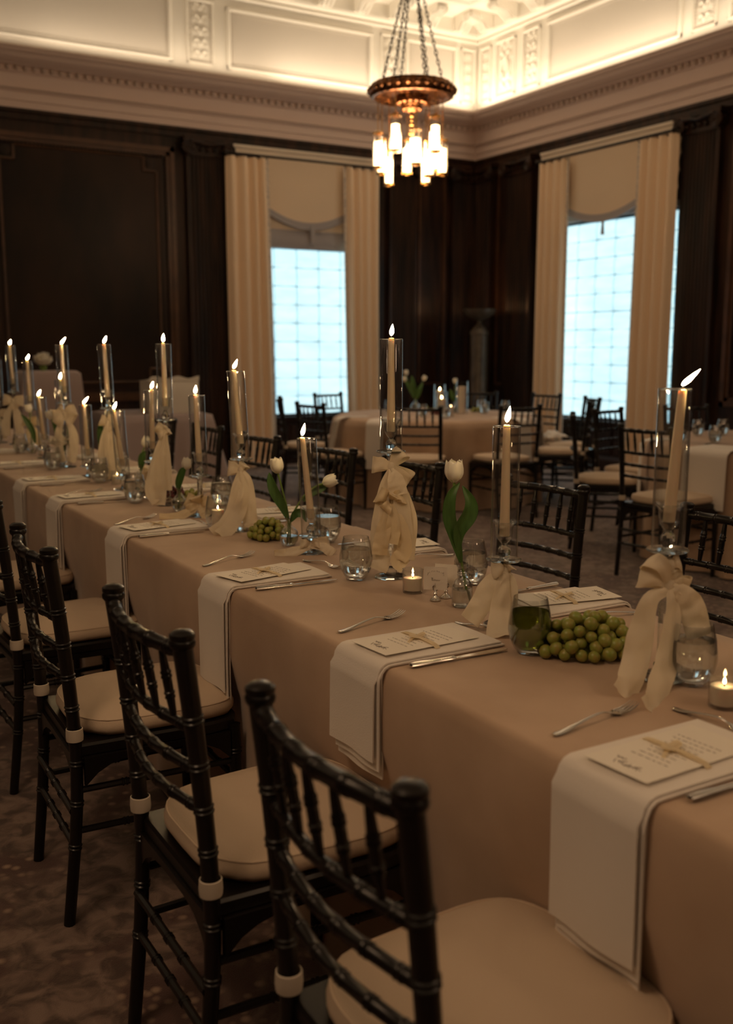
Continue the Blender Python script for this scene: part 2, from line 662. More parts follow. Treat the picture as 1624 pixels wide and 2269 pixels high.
# upper plaster wall
up = MB().box(X0, X1, Y1 - .012, Y1 - .0, 4.215, 5.62)
UPB = structure(up.build('trim_6', CREAM, smooth=False))
UPR = structure(MB().box(X1 - .012, X1, Y0, Y1 - .012, 4.215, 5.62).build('trim_7', CREAM, smooth=False))
structure(MB().box(X0, X0 + .012, Y0, Y1 - .012, 4.225, 5.62).build('trim_8', CREAM, smooth=False))
structure(MB().box(X0 + .012, X1 - .012, Y0, Y0 + .012, 4.225, 5.62).build('trim_9', CREAM, smooth=False))
BASE = .014


def rect_panel(F, a, b, z0, z1, par, fill=CREAM2, fw=.045, beads=True):
    """moulded frame round a flat painted field with a bead row inside it"""
    M = MB()
    for (p, q, r_, s_) in ((a, b, z0, z0 + fw), (a, b, z1 - fw, z1)):
        M.add(*extrude([(BASE - .004, r_), (BASE + .02, r_), (BASE + .03, (r_ + s_) / 2), (BASE + .012, s_), (BASE - .004, s_)], p, q, F))
    for (p, q) in ((a, a + fw), (b - fw, b)):
        c = [F(d, t, z) for z in (z0, z1) for d, t in ((BASE - .004, p), (BASE + .02, p), (BASE + .03, (p + q) / 2), (BASE + .012, q), (BASE - .004, q))]
        M.add(c, [(0, 1, 2, 3, 4), (9, 8, 7, 6, 5)] + [(i, (i + 1) % 5, 5 + (i + 1) % 5, 5 + i) for i in range(5)])
    M.build('panel_frame', CREAM, par, smooth=False)
    f = MB().add(*extrude([(.008, z0 + fw), (BASE + .002, z0 + fw), (BASE + .002, z1 - fw), (.008, z1 - fw)], a + fw, b - fw, F))
    f.build('panel_field', fill, par, smooth=False)
    if beads:
        M = MB()
        g = fw + .018
        def bead(t, z): M.lathe([(0, -.011), (.010, -.005), (.010, .005), (0, .011)], 5, Matrix.Translation(F(BASE + .006, t, z)))
        t = a + g
        while t < b - g:
            bead(t, z0 + g); bead(t, z1 - g)
            t += .034
        z = z0 + g
        while z < z1 - g:
            bead(a + g, z); bead(b - g, z)
            z += .034
        M.build('bead_row', CREAM2, par)['kind'] = 'stuff'


def ornament(F, a, b, z0, z1, par, seed, oval=False):
    """narrow panel of raised scroll work"""
    rect_panel(F, a, b, z0, z1, par, CREAM, .025, True)
    rnd = random.Random(seed)
    M = MB()
    c = (a + b) / 2
    h = z1 - z0
    D = BASE + .008
    if oval:
        M.tube([F(D, c + .085 * cos(k * pi / 8), z0 + h / 2 + .12 * sin(k * pi / 8)) for k in range(17)], .012, 5)
        M.tube([F(D, c + .055 * cos(k * pi / 8), z0 + h / 2 + .085 * sin(k * pi / 8)) for k in range(17)], .008, 5)
    W = (b - a) / 2 - .05
    for k in range(5):
        zc = z0 + .09 + (h - .18) * k / 4
        if oval and k == 2: continue
        for sg in (-1, 1):
            pts = []
            for i in range(11):
                t = i / 10
                an = t * 4.4
                r = W * .55 * (1 - t * .75)
                pts.append(F(D, c + sg * (W * .5 - r * cos(an) * .8), zc + r * sin(an) * 1.1))
            M.tube(pts, [.012 * (1 - .5 * i / 10) for i in range(11)], 5)
        M.lathe([(0, -.03), (.018, -.01), (.018, .01), (0, .035)], 6, Matrix.Translation(F(D, c, zc)))
    M.build('scroll_relief', CREAM, par)


rect_panel(frame_back, 1.2, 4.02, 4.36, 5.02, UPB)
rect_panel(frame_back, 4.64, 6.48, 4.36, 5.0, UPB)
rect_panel(frame_back, 6.95, 7.70, 4.36, 5.02, UPB)
ornament(frame_back, 4.18, 4.49, 4.37, 5.02, UPB, 1)
ornament(frame_back, 6.60, 6.88, 4.37, 5.02, UPB, 2)
ornament(frame_back, 7.76, 7.97, 4.37, 5.02, UPB, 3)
rect_panel(frame_right, 7.46, 9.46, 4.36, 5.02, UPR)
rect_panel(frame_right, 5.0, 6.9, 4.36, 5.02, UPR)
ornament(frame_right, 10.03, 10.40, 4.37, 5.02, UPR, 4, True)
ornament(frame_right, 9.58, 9.89, 4.37, 5.02, UPR, 5)
ornament(frame_right, 10.5, 10.72, 4.37, 5.02, UPR, 6)
ornament(frame_right, 7.03, 7.33, 4.37, 5.02, UPR, 7)

# ceiling cornice with scroll brackets
CEIL = [(0, 5.08), (.03, 5.08), (.045, 5.10), (.03, 5.13), (.09, 5.145), (.10, 5.17), (.10, 5.32), (.14, 5.33), (.46, 5.335),
        (.47, 5.33), (.50, 5.345), (.52, 5.38), (.58, 5.42), (.58, 5.62), (0, 5.62)]
cc = {}
for i, (nm, o) in enumerate(both(CEIL, 'trim_%s', CREAM)):
    o.name = 'trim_%d' % (10 + i)
    cc[nm] = o


def bracket_mb():
    M = MB()
    side = [(.0, 5.16 - 5.2), (.07, 5.15 - 5.2), (.11, 5.17 - 5.2), (.13, 5.21 - 5.2), (.18, 5.235 - 5.2), (.26, 5.25 - 5.2), (.31, 5.245 - 5.2),
            (.35, 5.265 - 5.2), (.355, 5.30 - 5.2), (.33, .13), (0, .13)]
    for w0, w1 in ((-.075, -.03), (-.03, .03), (.03, .075)):
        s_ = 1 if w0 == -.03 else .94
        vs = [Vector((w0, -d * s_, z if s_ == 1 else z + .008)) for d, z in side] + [Vector((w1, -d * s_, z if s_ == 1 else z + .008)) for d, z in side]
        n = len(side)
        M.add(vs, [tuple(range(n)), tuple(reversed(range(n, 2 * n)))] + [(i, n + i, n + (i + 1) % n, (i + 1) % n) for i in range(n)])
    for x in (-.052, 0, .052):
        M.tube([(x, -.06, -.045), (x, -.10, -.05), (x, -.135, -.02), (x, -.2, .028), (x, -.28, .038), (x, -.34, .05), (x, -.36, .09)], .014, 5)
    return M


br0 = bracket_mb().build('bracket', CREAM, cc['back'])
br0.location = (X1 - .36, Y1 - .09, 5.2)
t = X1 - .36 - .47
while t > 3.2:
    b = br0.copy(); COL.objects.link(b); b.parent = cc['back']; b.location = (t, Y1 - .09, 5.2)
    t -= .47
t = Y1 - .36
while t > 6.0:
    b = br0.copy(); COL.objects.link(b); b.parent = cc['right']; b.location = (X1 - .09, t, 5.2); b.rotation_euler = (0, 0, -pi / 2)
    t -= .47
ce = MB().box(X0 - .3, X1 + .3, Y0 - .3, Y1 + .3, 5.75, 5.85)
ceil = structure(ce.build('ceiling', CREAM, smooth=False))
M = MB()
for d0, d1, z0 in ((.58, .72, 5.52), (.72, .95, 5.60), (1.6, 1.72, 5.62), (1.72, 1.95, 5.68)):
    M.box(X0, X1 - d0, Y1 - d1, Y1 - d0, z0, 5.75)
    M.box(X1 - d1, X1 - d0, Y0, Y1 - d1, z0, 5.75)
M.build('coffer_frame', CREAM, ceil, smooth=False)
M = MB()
rnd = random.Random(4)
for k in range(26):
    for F, c0 in ((frame_back, X1), (frame_right, Y1)):
        c = F(1.28, c0 - 1.2 - k * .27, 5.735)
        M.lathe([(.11, 0), (.10, -.012), (.055, -.02), (.05, -.035), (0, -.045)], 10, Matrix.Translation(c), flute=lambda a, z: 1 + .2 * cos(6 * a))
M.build('ceiling_rosettes', CREAM, ceil)['kind'] = 'stuff'

# ---------------------------------------------------------------- wood pilasters, panels
def pilaster(F, a, b, par, top=3.6, z0=0.0, flutes=9):
    """fluted pilaster with an Ionic capital, child parts of the wall"""
    d0 = .07
    w_ = b - a
    shaft0, shaft1 = .42, top - .19
    M = MB()
    prof = [(0.0, a)]
    n = flutes
    m_ = .035
    step = (w_ - 2 * m_) / n
    prof.append((d0, a))
    for k in range(n):
        c = a + m_ + step * (k + .5)
        r = step * .38
        prof += [(d0, c - r)] + [(d0 - r * .9 * sin(q * pi / 4), c - r * cos(q * pi / 4)) for q in (1, 2, 3)] + [(d0, c + r)]
    prof += [(d0, b), (0.0, b)]
    vs = [F(d, t, z) for z in (shaft0, shaft1) for d, t in prof]
    k = len(prof)
    M.add(vs, [(i, i + 1, k + i + 1, k + i) for i in range(k - 1)])
    M.build('pilaster_shaft', WOOD, par, smooth=False)
    M = MB()
    for za, zb, dd in ((0, .2, .10), (.2, .34, .095), (.34, .38, .11), (.38, .42, .085)):
        vs = [F(d, t, z) for z in (za, zb) for d, t in ((0, a - .02), (dd, a - .02), (dd, b + .02), (0, b + .02))]
        M.add(vs, [(0, 1, 2, 3), (7, 6, 5, 4), (0, 4, 5, 1), (1, 5, 6, 2), (2, 6, 7, 3), (3, 7, 4, 0)])
    M.build('pilaster_base', WOOD, par, smooth=False)
    M = MB()
    for za, zb, dd, e in ((shaft1, shaft1 + .03, .085, .01), (top - .045, top, .13, .045), (shaft1 + .03, top - .045, .08, 0)):
        vs = [F(d, t, z) for z in (za, zb) for d, t in ((0, a - e), (dd, a - e), (dd, b + e), (0, b + e))]
        M.add(vs, [(0, 1, 2, 3), (7, 6, 5, 4), (0, 4, 5, 1), (1, 5, 6, 2), (2, 6, 7, 3), (3, 7, 4, 0)])
    for t in (a + .01, b - .01):      # volutes
        c = F(.0, t, top - .115)
        nrm = (F(1, 0, 0) - F(0, 0, 0)).normalized()
        pts = []
        sg = 1 if t > (a + b) / 2 else -1
        for i in range(26):
            an = i / 25 * 4.5 * pi
            r = .075 * (1 - i / 25 * .85)
            pts.append(F(.13, t + sg * r * sin(an) * 1.0, top - .115 + r * cos(an)))
        M.tube(pts, .014, 6)
        M.tube([F(.03, t, top - .115), F(.125, t, top - .115)], .062, 14)
    M.tube([F(.125, a + .03, top - .05), F(.125, (a + b) / 2, top - .075), F(.125, b - .03, top - .05)], .018, 6)
    k = 0
    for i in range(5):
        t = a + w_ * (i + 1) / 6
        M.lathe([(0, -.03), (.022, -.012), (.024, .01), (0, .03)], 8, Matrix.Translation(F(.09, t, top - .12)))
    M.build('pilaster_capital', WOOD, par)


pilaster(frame_back, 4.12, 4.60, wall_back)
pilaster(frame_back, 6.70, 7.10, wall_back, flutes=8)
pilaster(frame_back, 7.62, 7.99, wall_back, flutes=7)
pilaster(frame_right, 9.62, 10.10, wall_right)
pilaster(frame_right, 6.88, 7.34, wall_right)
pilaster(frame_right, 10.36, 10.74, wall_right, flutes=7)


def wood_panel(F, a, b, z0, z1, par, notch=.14, field=True):
    """raised outer moulding, rope bead and inner frame with notched corners"""
    M = MB()
    loop = [(a, z0 + notch), (a + notch, z0 + notch), (a + notch, z0), (b - notch, z0), (b - notch, z0 + notch), (b, z0 + notch),
            (b, z1 - notch), (b - notch, z1 - notch), (b - notch, z1), (a + notch, z1), (a + notch, z1 - notch), (a, z1 - notch)]
    for i in range(len(loop)):
        p, q = loop[i], loop[(i + 1) % len(loop)]
        M.tube([F(.008, *p), F(.008, *q)], .016, 6)
    M.build('notched_moulding', WOODM, par, smooth=False)
    M = MB()
    for (t, z) in ((a + notch / 2 - .01, z1 - notch / 2 + .01), (b - notch / 2 + .01, z1 - notch / 2 + .01)):
        M.tube([F(0, t, z), F(.02, t, z)], .05, 12)
        M.tube([F(.02, t, z), F(.03, t, z)], .025, 12)
    M.build('corner_rosette', WOOD, par)
    # outer frame
    o = .20
    M = MB()
    A, B, Z0, Z1 = a - o, b + o, z0 - o, z1 + .12
    for w0, w1, dd in ((0, .05, .035), (.05, .09, .02)):
        for (p, q, r_, s_) in ((A + w0, A + w1, Z0, Z1), (B - w1, B - w0, Z0, Z1), (A, B, Z0 + w0, Z0 + w1), (A, B, Z1 - w1, Z1 - w0)):
            vs = [F(d, t, z) for z in (r_, s_) for d, t in ((0, p), (dd, p), (dd, q), (0, q))]
            M.add(vs, [(0, 1, 2, 3), (7, 6, 5, 4), (0, 4, 5, 1), (1, 5, 6, 2), (2, 6, 7, 3), (3, 7, 4, 0)])
    M.build('panel_frame', WOODM, par, smooth=False)
    M = MB()
    def bd(t, z): M.lathe([(0, -.014), (.013, -.006), (.013, .006), (0, .014)], 6, Matrix.Translation(F(.02, t, z)))
    z = Z0 + .11
    while z < Z1 - .1:
        bd(A + .105, z); bd(B - .105, z); z += .04
    t = A + .11
    while t < B - .1:
        bd(t, Z1 - .105); t += .04
    M.build('rope_bead', WOOD, par)['kind'] = 'stuff'
    if field:
        f = MB().add(*extrude([(0, z0 - .07), (.006, z0 - .07), (.006, z1 + .0), (0, z1 + .0)], a - .05, b + .05, F))
        f.build('panel_board', WOODP, par, smooth=False)


wood_panel(frame_back, 2.19, 3.80, 1.0, 3.36, wall_back)
wood_panel(frame_back, -.5, 1.45, 1.0, 3.36, wall_back)
wood_panel(frame_right, 4.9, 6.55, 1.0, 3.36, wall_right)
# plain narrow panels near the corner
for F, a, b, par in ((frame_back, 7.16, 7.56, wall_back), (frame_right, 10.14, 10.32, wall_right)):
    M = MB()
    for (p, q, r_, s_) in ((a, a + .03, .9, 3.5), (b - .03, b, .9, 3.5), (a, b, 3.47, 3.5), (a, b, .9, .93)):
        vs = [F(d, t, z) for z in (r_, s_) for d, t in ((0, p), (.018, p), (.018, q), (0, q))]
        M.add(vs, [(0, 1, 2, 3), (7, 6, 5, 4), (0, 4, 5, 1), (1, 5, 6, 2), (2, 6, 7, 3), (3, 7, 4, 0)])
    M.build('panel_frame', WOODM, par, smooth=False)
# dado below windows and skirting
for nm, F, a, b, par in (('back', frame_back, 4.62, 6.68, wall_back), ('right', frame_right, 7.42, 9.60, wall_right)):
    M = MB()
    M.add(*extrude([(0, .50), (.05, .50), (.055, .53), (.08, .54), (.08, .565), (0, .565)], a, b, F))
    M.build('window_stool', WOOD, par, smooth=False)
    M = MB()
    k = 3
    for i in range(k):
        p = a + .1 + (b - a - .2) * i / k + .03
        q = a + .1 + (b - a - .2) * (i + 1) / k - .03
        M.add(*extrude([(0, .2), (.02, .2), (.02, .46), (0, .46)], p, q, F))
    M.build('apron_panel', WOOD, par, smooth=False)
for i, (nm, o) in enumerate(both([(0, 0), (.03, 0), (.03, .13), (.02, .15), (.012, .17), (0, .17)], 'baseboard_%s', WOOD)): pass


# ---------------------------------------------------------------- windows
def window(idx, F, a, b, ztop):
    """a,b clear opening; quilted fabric shade lit through from behind, in lifted cells"""
    w_ = empty('window_%d' % idx)
    structure(w_)
    M = MB()
    for (p, q, r_, s_) in ((a, a + .06, WZ0, WZ1), (b - .06, b, WZ0, WZ1), (a, b, WZ1 - .06, WZ1), (a, b, WZ0, WZ0 + .02)):
        vs = [F(d, t, z) for z in (r_, s_) for d, t in ((-.16, p), (-.02, p), (-.02, q), (-.16, q))]
        M.add(vs, [(0, 1, 2, 3), (7, 6, 5, 4), (0, 4, 5, 1), (1, 5, 6, 2), (2, 6, 7, 3), (3, 7, 4, 0)])
    M.build('window_frame', WOOD, w_, smooth=False)
    f = MB().add(*extrude([(-.155, WZ0), (-.15, WZ0), (-.15, ztop), (-.155, ztop)], a, b, F))
    f.build('bright_pane', SKYP, w_, smooth=False)
    f = MB().add(*extrude([(-.155, ztop), (-.04, ztop), (-.04, WZ1), (-.155, WZ1)], a, b, F))
    f.build('light_blocking_board', WOOD, w_, smooth=False)  # added board blocking the bright opening above the shade
    # seams: sheet behind, cells proud of it
    A, B = a + .02, b - .02
    sm = MB().add(*extrude([(-.062, WZ0 + .02), (-.06, WZ0 + .02), (-.06, ztop), (-.062, ztop)], A, B, F))
    sm.build('shade_lining', SEAM, w_, smooth=False)
    cw = .292
    nr = int(round((ztop - WZ0 - .02) / .203))
    ch = (ztop - WZ0 - .02) / nr
    rnd = random.Random(idx)
    c0 = 6.075 if idx == 1 else 8.907
    starts = []
    t = c0
    while t > A: t -= cw
    while t < B - .01:
        starts.append(t); t += cw
    for r in range(nr):
        z0 = WZ0 + .02 + r * ch
        for s0 in starts:
            p, q = max(s0, A) + .007, min(s0 + cw, B) - .007
            if q - p < .03: continue
            sag = rnd.uniform(.006, .016)
            wob = rnd.uniform(-.004, .004)

            def fn(u, v, p=p, q=q, z0=z0, sag=sag, wob=wob):
                t = p + (q - p) * u
                z = z0 + .007 + (ch - .014) * v - sag * sin(pi * u) * (1 - v) * .7 + wob * u
                d = -.058 + .02 * sin(pi * v) ** .7 * (.6 + .4 * (1 - v)) + .003 * sin(pi * u)
                return F(d, t, z)
            MB().grid(fn, 5, 6).build('shade_cell', SHADE, w_)
    return w_


W1 = window(1, frame_back, 4.97, 6.32, 2.50)
W2 = window(2, frame_right, 7.36, 9.35, 2.74)


def flat_blind(F, a, b, z0, z1, tiers, label, tm, tassel_t=None, d0=.0):
    """gathered upper roman blind hanging behind the curved valance"""
    t_ = thing('roman_blind', label, 'blind', F(d0 + .02, (a + b) / 2, z1))
    L = t_.location.copy()
    n = tiers
    h = (z1 - z0) / n
    for k in range(n):
        zt = z1 - k * h
        def fn(u, v, zt=zt):
            t = a + (b - a) * u
            z = zt - (h + .03) * v
            d = d0 + .02 + .025 * sin(pi * v * .9) + .01 * k
            sag = .01 * sin(pi * u)
            return F(d, t, z - sag) - L
        MB().slab(fn, 9, 8, .006).build('blind_fold', VAL if k < n - 1 else tm, t_)
    M = MB()
    M.add(*extrude([(d0 + .02, z0 - .035), (d0 + .075, z0 - .035), (d0 + .075, z0 + .03), (d0 + .02, z0 + .03)], a, b, lambda d, t, z: F(d, t, z) - L))
    M.build('bottom_band', tm, t_, smooth=False)
    return t_


flat_blind(frame_back, 5.02, 6.28, 2.53, 3.46, 5, 'beige gathered blind below the scalloped valance of the left window', VALT)
flat_blind(frame_right, 7.38, 9.30, 2.79, 3.46, 4, 'thin grey gathered blind showing under the right window valance', VALT)
# pull strap and tassel
tg = thing('blind_strap', 'short cloth strap hanging on the left window blind below the scallop', 'strap', (5.62, Y1 - .12, 2.75))
MB().box(-.025, .025, -.006, .006, -.19, 0).build('strap_band', VALT, tg, smooth=False)
tg = thing('blind_tassel', 'small dark tassel hanging from the right window valance before the bright shade', 'tassel', (X1 - .11, 8.36, 2.76))
MB().lathe([(0, -.19), (.022, -.19), (.014, -.08), (.018, -.06), (.012, -.04), (.004, -.03), (.004, .02), (0, .02)], 10).build('tassel_head', VALT, tg)


def valance(F, a, b, label, name='scalloped_valance'):
    t_ = thing(name, label, 'valance', F(.10, (a + b) / 2, 3.46))
    L = t_.location.copy()
    zs = lambda u: 2.72 + .19 * (2 * u - 1) ** 2
    def fn(u, v):
        t = a + (b - a) * u
        z = 3.46 + (zs(u) - 3.46) * v
        return F(.10 + .004 * sin(u * 9), t, z) - L
    MB().slab(fn, 25, 10, .012).build('valance_panel', VAL, t_)
    M = MB()
    def fn2(u, v):
        t = a + (b - a) * u
        return F(.113, t, zs(u) + .065 * v) - L
    MB().slab(fn2, 25, 3, .008).build('valance_border', VALT, t_)
    M.tube([F(.115, a + (b - a) * k / 24, zs(k / 24) - .006) - L for k in range(25)], .012, 8)
    M.build('piping', VALT, t_)


valance(frame_back, 4.98, 6.16, 'beige scalloped valance hanging over the left window')
valance(frame_right, 7.70, 9.05, 'beige scalloped valance hanging over the right window')


def curtain(F, a, b, folds, label, edge, flare=.0, d=.18, seed=0, slim=0.):
    t_ = thing('curtain', label, 'curtain', F(d, (a + b) / 2, 0), group=None)
    L = t_.location.copy()
    rnd = random.Random(seed)
    ph = [rnd.uniform(-.35, .35) for _ in range(folds + 2)]
    wd = [rnd.uniform(.8, 1.2) for _ in range(folds)]
    tot = sum(wd)
    def fn(u, v):
        x = u * tot
        k = 0
        while k < folds - 1 and x > wd[k]: x -= wd[k]; k += 1
        local = x / wd[k]
        z = 3.43 * (1 - v) + .015 * v
        amp = .055 + .025 * v
        s_ = .5 - .5 * cos(2 * pi * local)
        s_ = s_ ** .75
        dd = d - .02 + amp * s_ * (1 + .25 * ph[k])
        t = a + (b - a) * u + flare * v * ((1 - u) if edge == 'a' else -u if edge == 'b' else 0) + .008 * sin(v * 5 + ph[k] * 9) * v
        if slim:
            t = t + slim * sin(pi * min(1, v * 1.1)) * (.5 - u)
        return F(dd, t, z) - L
    MB().slab(fn, folds * 12 + 1, 16, .005).build('drape', CURT, t_)
    # braid trim along the leading edge
    ea = 1.0 if edge == 'b' else 0.0
    def fn3(u, v):
        p = fn(ea, v)
        e2 = F(0, (u - .5) * .05, 0) - F(0, 0, 0)
        return p + e2 + (F(.012, 0, 0) - F(0, 0, 0))
    MB().slab(fn3, 3, 30, .006).build('braid_trim', CURTT, t_)
    # pinch pleats hung by rings
    M = MB()
    for k in range(folds + 1):
        t = a + (b - a) * (k + .02) / (folds + .04)
        c = F(d - .0, t, 3.445) - L
        nrm = (F(0, 1, 0) - F(0, 0, 0))
        ax2 = (F(1, 0, 0) - F(0, 0, 0))
        MB().tube([c + ax2 * .024 * cos(q * pi / 6) + Vector((0, 0, .024 * sin(q * pi / 6))) for q in range(13)], .004, 5, cap=False).build('curtain_ring', IRON, t_)
    return t_


curtain(frame_back, 4.53, 5.02, 4, 'full length beige curtain on the left side of the left window', 'b', flare=-.05, seed=1)
curtain(frame_back, 6.02, 6.49, 4, 'full length beige curtain on the right side of the left window', 'a', flare=.06, seed=2)
curtain(frame_right, 8.88, 9.35, 4, 'full length beige curtain on the left side of the right window', 'a', flare=-.03, seed=3)
curtain(frame_right, 7.292, 7.80, 4, 'full length beige curtain on the right side of the right window', 'b', flare=-.02, seed=4)
for F, a, b, lb in ((frame_back, 4.52, 6.52, 'left'), (frame_right, 7.33, 9.36, 'right')):
    r_ = thing('curtain_rod', 'thin dark curtain rod above the %s window' % lb, 'curtain rod', F(.20, (a + b) / 2, 3.455))
    L = r_.location.copy()
    MB().tube([F(.2, a, 3.455) - L, F(.2, b, 3.455) - L], .014, 8).build('rod', IRON, r_)
    for t in (a, b):
        M = MB().lathe([(0, -.03), (.02, -.02), (.028, 0), (.02, .02), (0, .03)], 10, Matrix.Translation(F(.2, t, 3.455) - L))
        M.build('finial', IRON, r_)
        MB().tube([F(0, t + (.05 if t == a else -.05), 3.455) - L, F(.2, t + (.05 if t == a else -.05), 3.455) - L], .008, 6).build('rod_bracket', IRON, r_)
    M = MB()
    M.add(*extrude([(.004, 3.47), (.09, 3.47), (.10, 3.49), (.10, 3.53), (.12, 3.545), (.12, 3.57), (.004, 3.57)], a + .10, b + .05, F))
    o = M.build('pelmet_board', mat('cream_pelmet', (.88, .76, .62), .7), smooth=False)
    tag(o, 'narrow cream pelmet board along the top of the %s window' % lb, 'pelmet')

# ---------------------------------------------------------------- chandelier
CH = Vector((4.61, 7.06, 0))
ch = thing('chandelier', 'round bronze chandelier with glowing glass tubes hanging on chains', 'chandelier', (CH.x, CH.y, 5.75))
def cl(x, y, z): return Vector((x, y, z - 5.75))
ZD = 3.36
M = MB()
M.lathe([(0, .05), (.22, .05), (.315, .055), (.335, .03), (.335, -.01), (.32, -.045), (.30, -.05), (.27, -.035), (.20, -.01), (.13, -.03), (.12, -.06), (.09, -.10), (.05, -.15), (0, -.165)][::-1],
        48, Matrix.Translation(cl(0, 0, ZD)), flute=lambda a, z: 1 + .012 * cos(24 * a))
M.build('disc', BRONZE, ch)
M = MB()
for k in range(28):
    a = 2 * pi * k / 28
    M.lathe([(0, -.028), (.026, -.012), (.028, .01), (0, .03)], 8, Matrix.Translation(cl(.332 * cos(a), .332 * sin(a), ZD + .005)))
for k in range(14):
    a = 2 * pi * k / 14
    M.lathe([(0, -.03), (.022, -.012), (.022, .01), (0, .03)], 7, Matrix.Translation(cl(.11 * cos(a), .11 * sin(a), ZD - .075)))
    M.lathe([(0, -.03), (.018, -.012), (.018, .01), (0, .03)], 7, Matrix.Translation(cl(.065 * cos(a + .2), .065 * sin(a + .2), ZD - .12)))
M.build('rim_ornament', BRONZE, ch)
M = MB()
for z, r in ((-.18, .022), (-.215, .016), (-.245, .02), (-.28, .018), (-.31, .026)):
    M.lathe([(0, -r), (r * .8, -r * .5), (r, 0), (r * .8, r * .5), (0, r)], 10, Matrix.Translation(cl(0, 0, ZD + z)))
M.build('pendant_drop', BRASS, ch)


def chain(pa, pb, name, par):
    """alternating oval links"""
    M = MB()
    L = (pb - pa).length
    n = max(2, int(L / .036))
    ax = (pb - pa).normalized()
    u = ax.orthogonal().normalized()
    v = ax.cross(u)
    for k in range(n):
        c = pa.lerp(pb, (k + .5) / n)
        w1 = u if k % 2 else v
        M.tube([c + ax * .023 * cos(q * pi / 4) + w1 * .011 * sin(q * pi / 4) for q in range(9)], .0042, 5, cap=False)
    return M.build(name, IRON, par)


apex = cl(0, 0, 4.27)
for k in range(6):
    a = 2 * pi * (k + .35) / 6
    chain(cl(.245 * cos(a), .245 * sin(a), ZD + .055), apex + Vector((.03 * cos(a), .03 * sin(a), 0)), 'chain', ch)
MB().lathe([(0, -.05), (.04, -.03), (.05, 0), (.03, .03), (.012, .05), (.012, 1.44), (.07, 1.45), (.08, 1.475), (0, 1.478)], 14,
           Matrix.Translation(apex)).build('ceiling_rod', IRON, ch)
# tubes: (screen-right offset, away offset, z of top)
RV = Vector((cos(YAW), -sin(YAW), 0)); NV = Vector((sin(YAW), cos(YAW), 0))
tubes = [(-.268, .02, 3.055), (-.235, .10, 3.02), (-.135, -.215, 3.14), (-.175, .205, 2.95), (-.03, .16, 3.03), (.03, -.10, 3.06),
         (.125, .215, 2.96), (.175, -.20, 3.135), (.25, .06, 3.01), (.215, .12, 3.05), (.14, .03, 2.99)]
for k, (lx, ly, zt) in enumerate(tubes):
    p = RV * lx + NV * ly
    MB().tube([cl(p.x, p.y, ZD - .03), cl(p.x, p.y, zt - .02)], .004, 6).build('hanging_stem', BRASS, ch)
    M = MB()
    M.lathe([(0, zt - .262), (.034, zt - .262), (.036, zt - .24), (.036, zt - .0), (.032, zt), (0, zt)], 20, Matrix.Translation(cl(p.x, p.y, 0)), flute=lambda a, z: 1 + .04 * cos(10 * a))
    M2 = MB()
    M2.lathe([(.0405, zt - .255), (.042, zt - .25), (.042, zt + .0), (.0405, zt + .0), (.0405, zt - .255)], 20, Matrix.Translation(cl(p.x, p.y, 0)), flute=lambda a, z: 1 + .03 * cos(10 * a))
    tb = MB()
    tb.lathe([(0, zt - .25), (.030, zt - .25), (.032, zt - .235), (.032, zt - .07), (.0, zt - .06)], 16, Matrix.Translation(cl(p.x, p.y, 0)))
    sh = M2.build('glass_tube', _m['clear_vessel_glass'], ch)
    tb.build('glowing_lamp', TUBE, sh)
    c_ = MB().lathe([(.024, zt - .275), (.045, zt - .272), (.045, zt - .256), (.02, zt - .256)], 16, Matrix.Translation(cl(p.x, p.y, 0)))
    c_.build('bottom_ring', BRASS, sh)
    c_ = MB().lathe([(0, zt + .02), (.01, zt + .02), (.045, zt + .004), (.046, zt - .012), (.04, zt - .012)][::-1], 16, Matrix.Translation(cl(p.x, p.y, 0)))
    c_.build('tube_cap', BRASS, sh)

l = bpy.data.lights.new('chandelier_lamps', 'POINT')      # the light of the lamp tubes
l.energy, l.color, l.shadow_soft_size = 46, (1, .68, .42), .22
lo = bpy.data.objects.new('chandelier_lamps', l); COL.objects.link(lo); lo.location = (CH.x, CH.y, 2.90)

# ---------------------------------------------------------------- torchiere in the corner
tr = thing('torchiere', 'tall stone urn torchiere standing in the dark wood corner', 'floor lamp', (7.60, 10.1, 0))
MB().box(-.2, .2, -.2, .2, 0, .10).box(-.17, .17, -.17, .17, .10, .16).build('plinth', STONE, tr, smooth=False)
MB().lathe([(0, .16), (.13, .16), (.13, .2), (.105, .22), (.105, 1.52), (.115, 1.53), (.11, 1.56), (.06, 1.62), (.02, 1.66), (0, 1.66)], 20, flute=lambda a, z: 1 + .03 * cos(12 * a)).build('column', STONE, tr)
MB().lathe([(0, 1.66), (.03, 1.66), (.02, 1.69), (.10, 1.72), (.17, 1.76), (.20, 1.815), (.205, 1.83), (.19, 1.83), (.15, 1.78), (0, 1.75)], 28).build('urn_bowl', STONE, tr)
l = bpy.data.lights.new('torchiere_lamp', 'POINT')
l.energy, l.color, l.shadow_soft_size = 1.6, (1, .5, .2), .05
lo = bpy.data.objects.new('torchiere_lamp', l); COL.objects.link(lo); lo.location = (7.6, 10.1, 1.86)


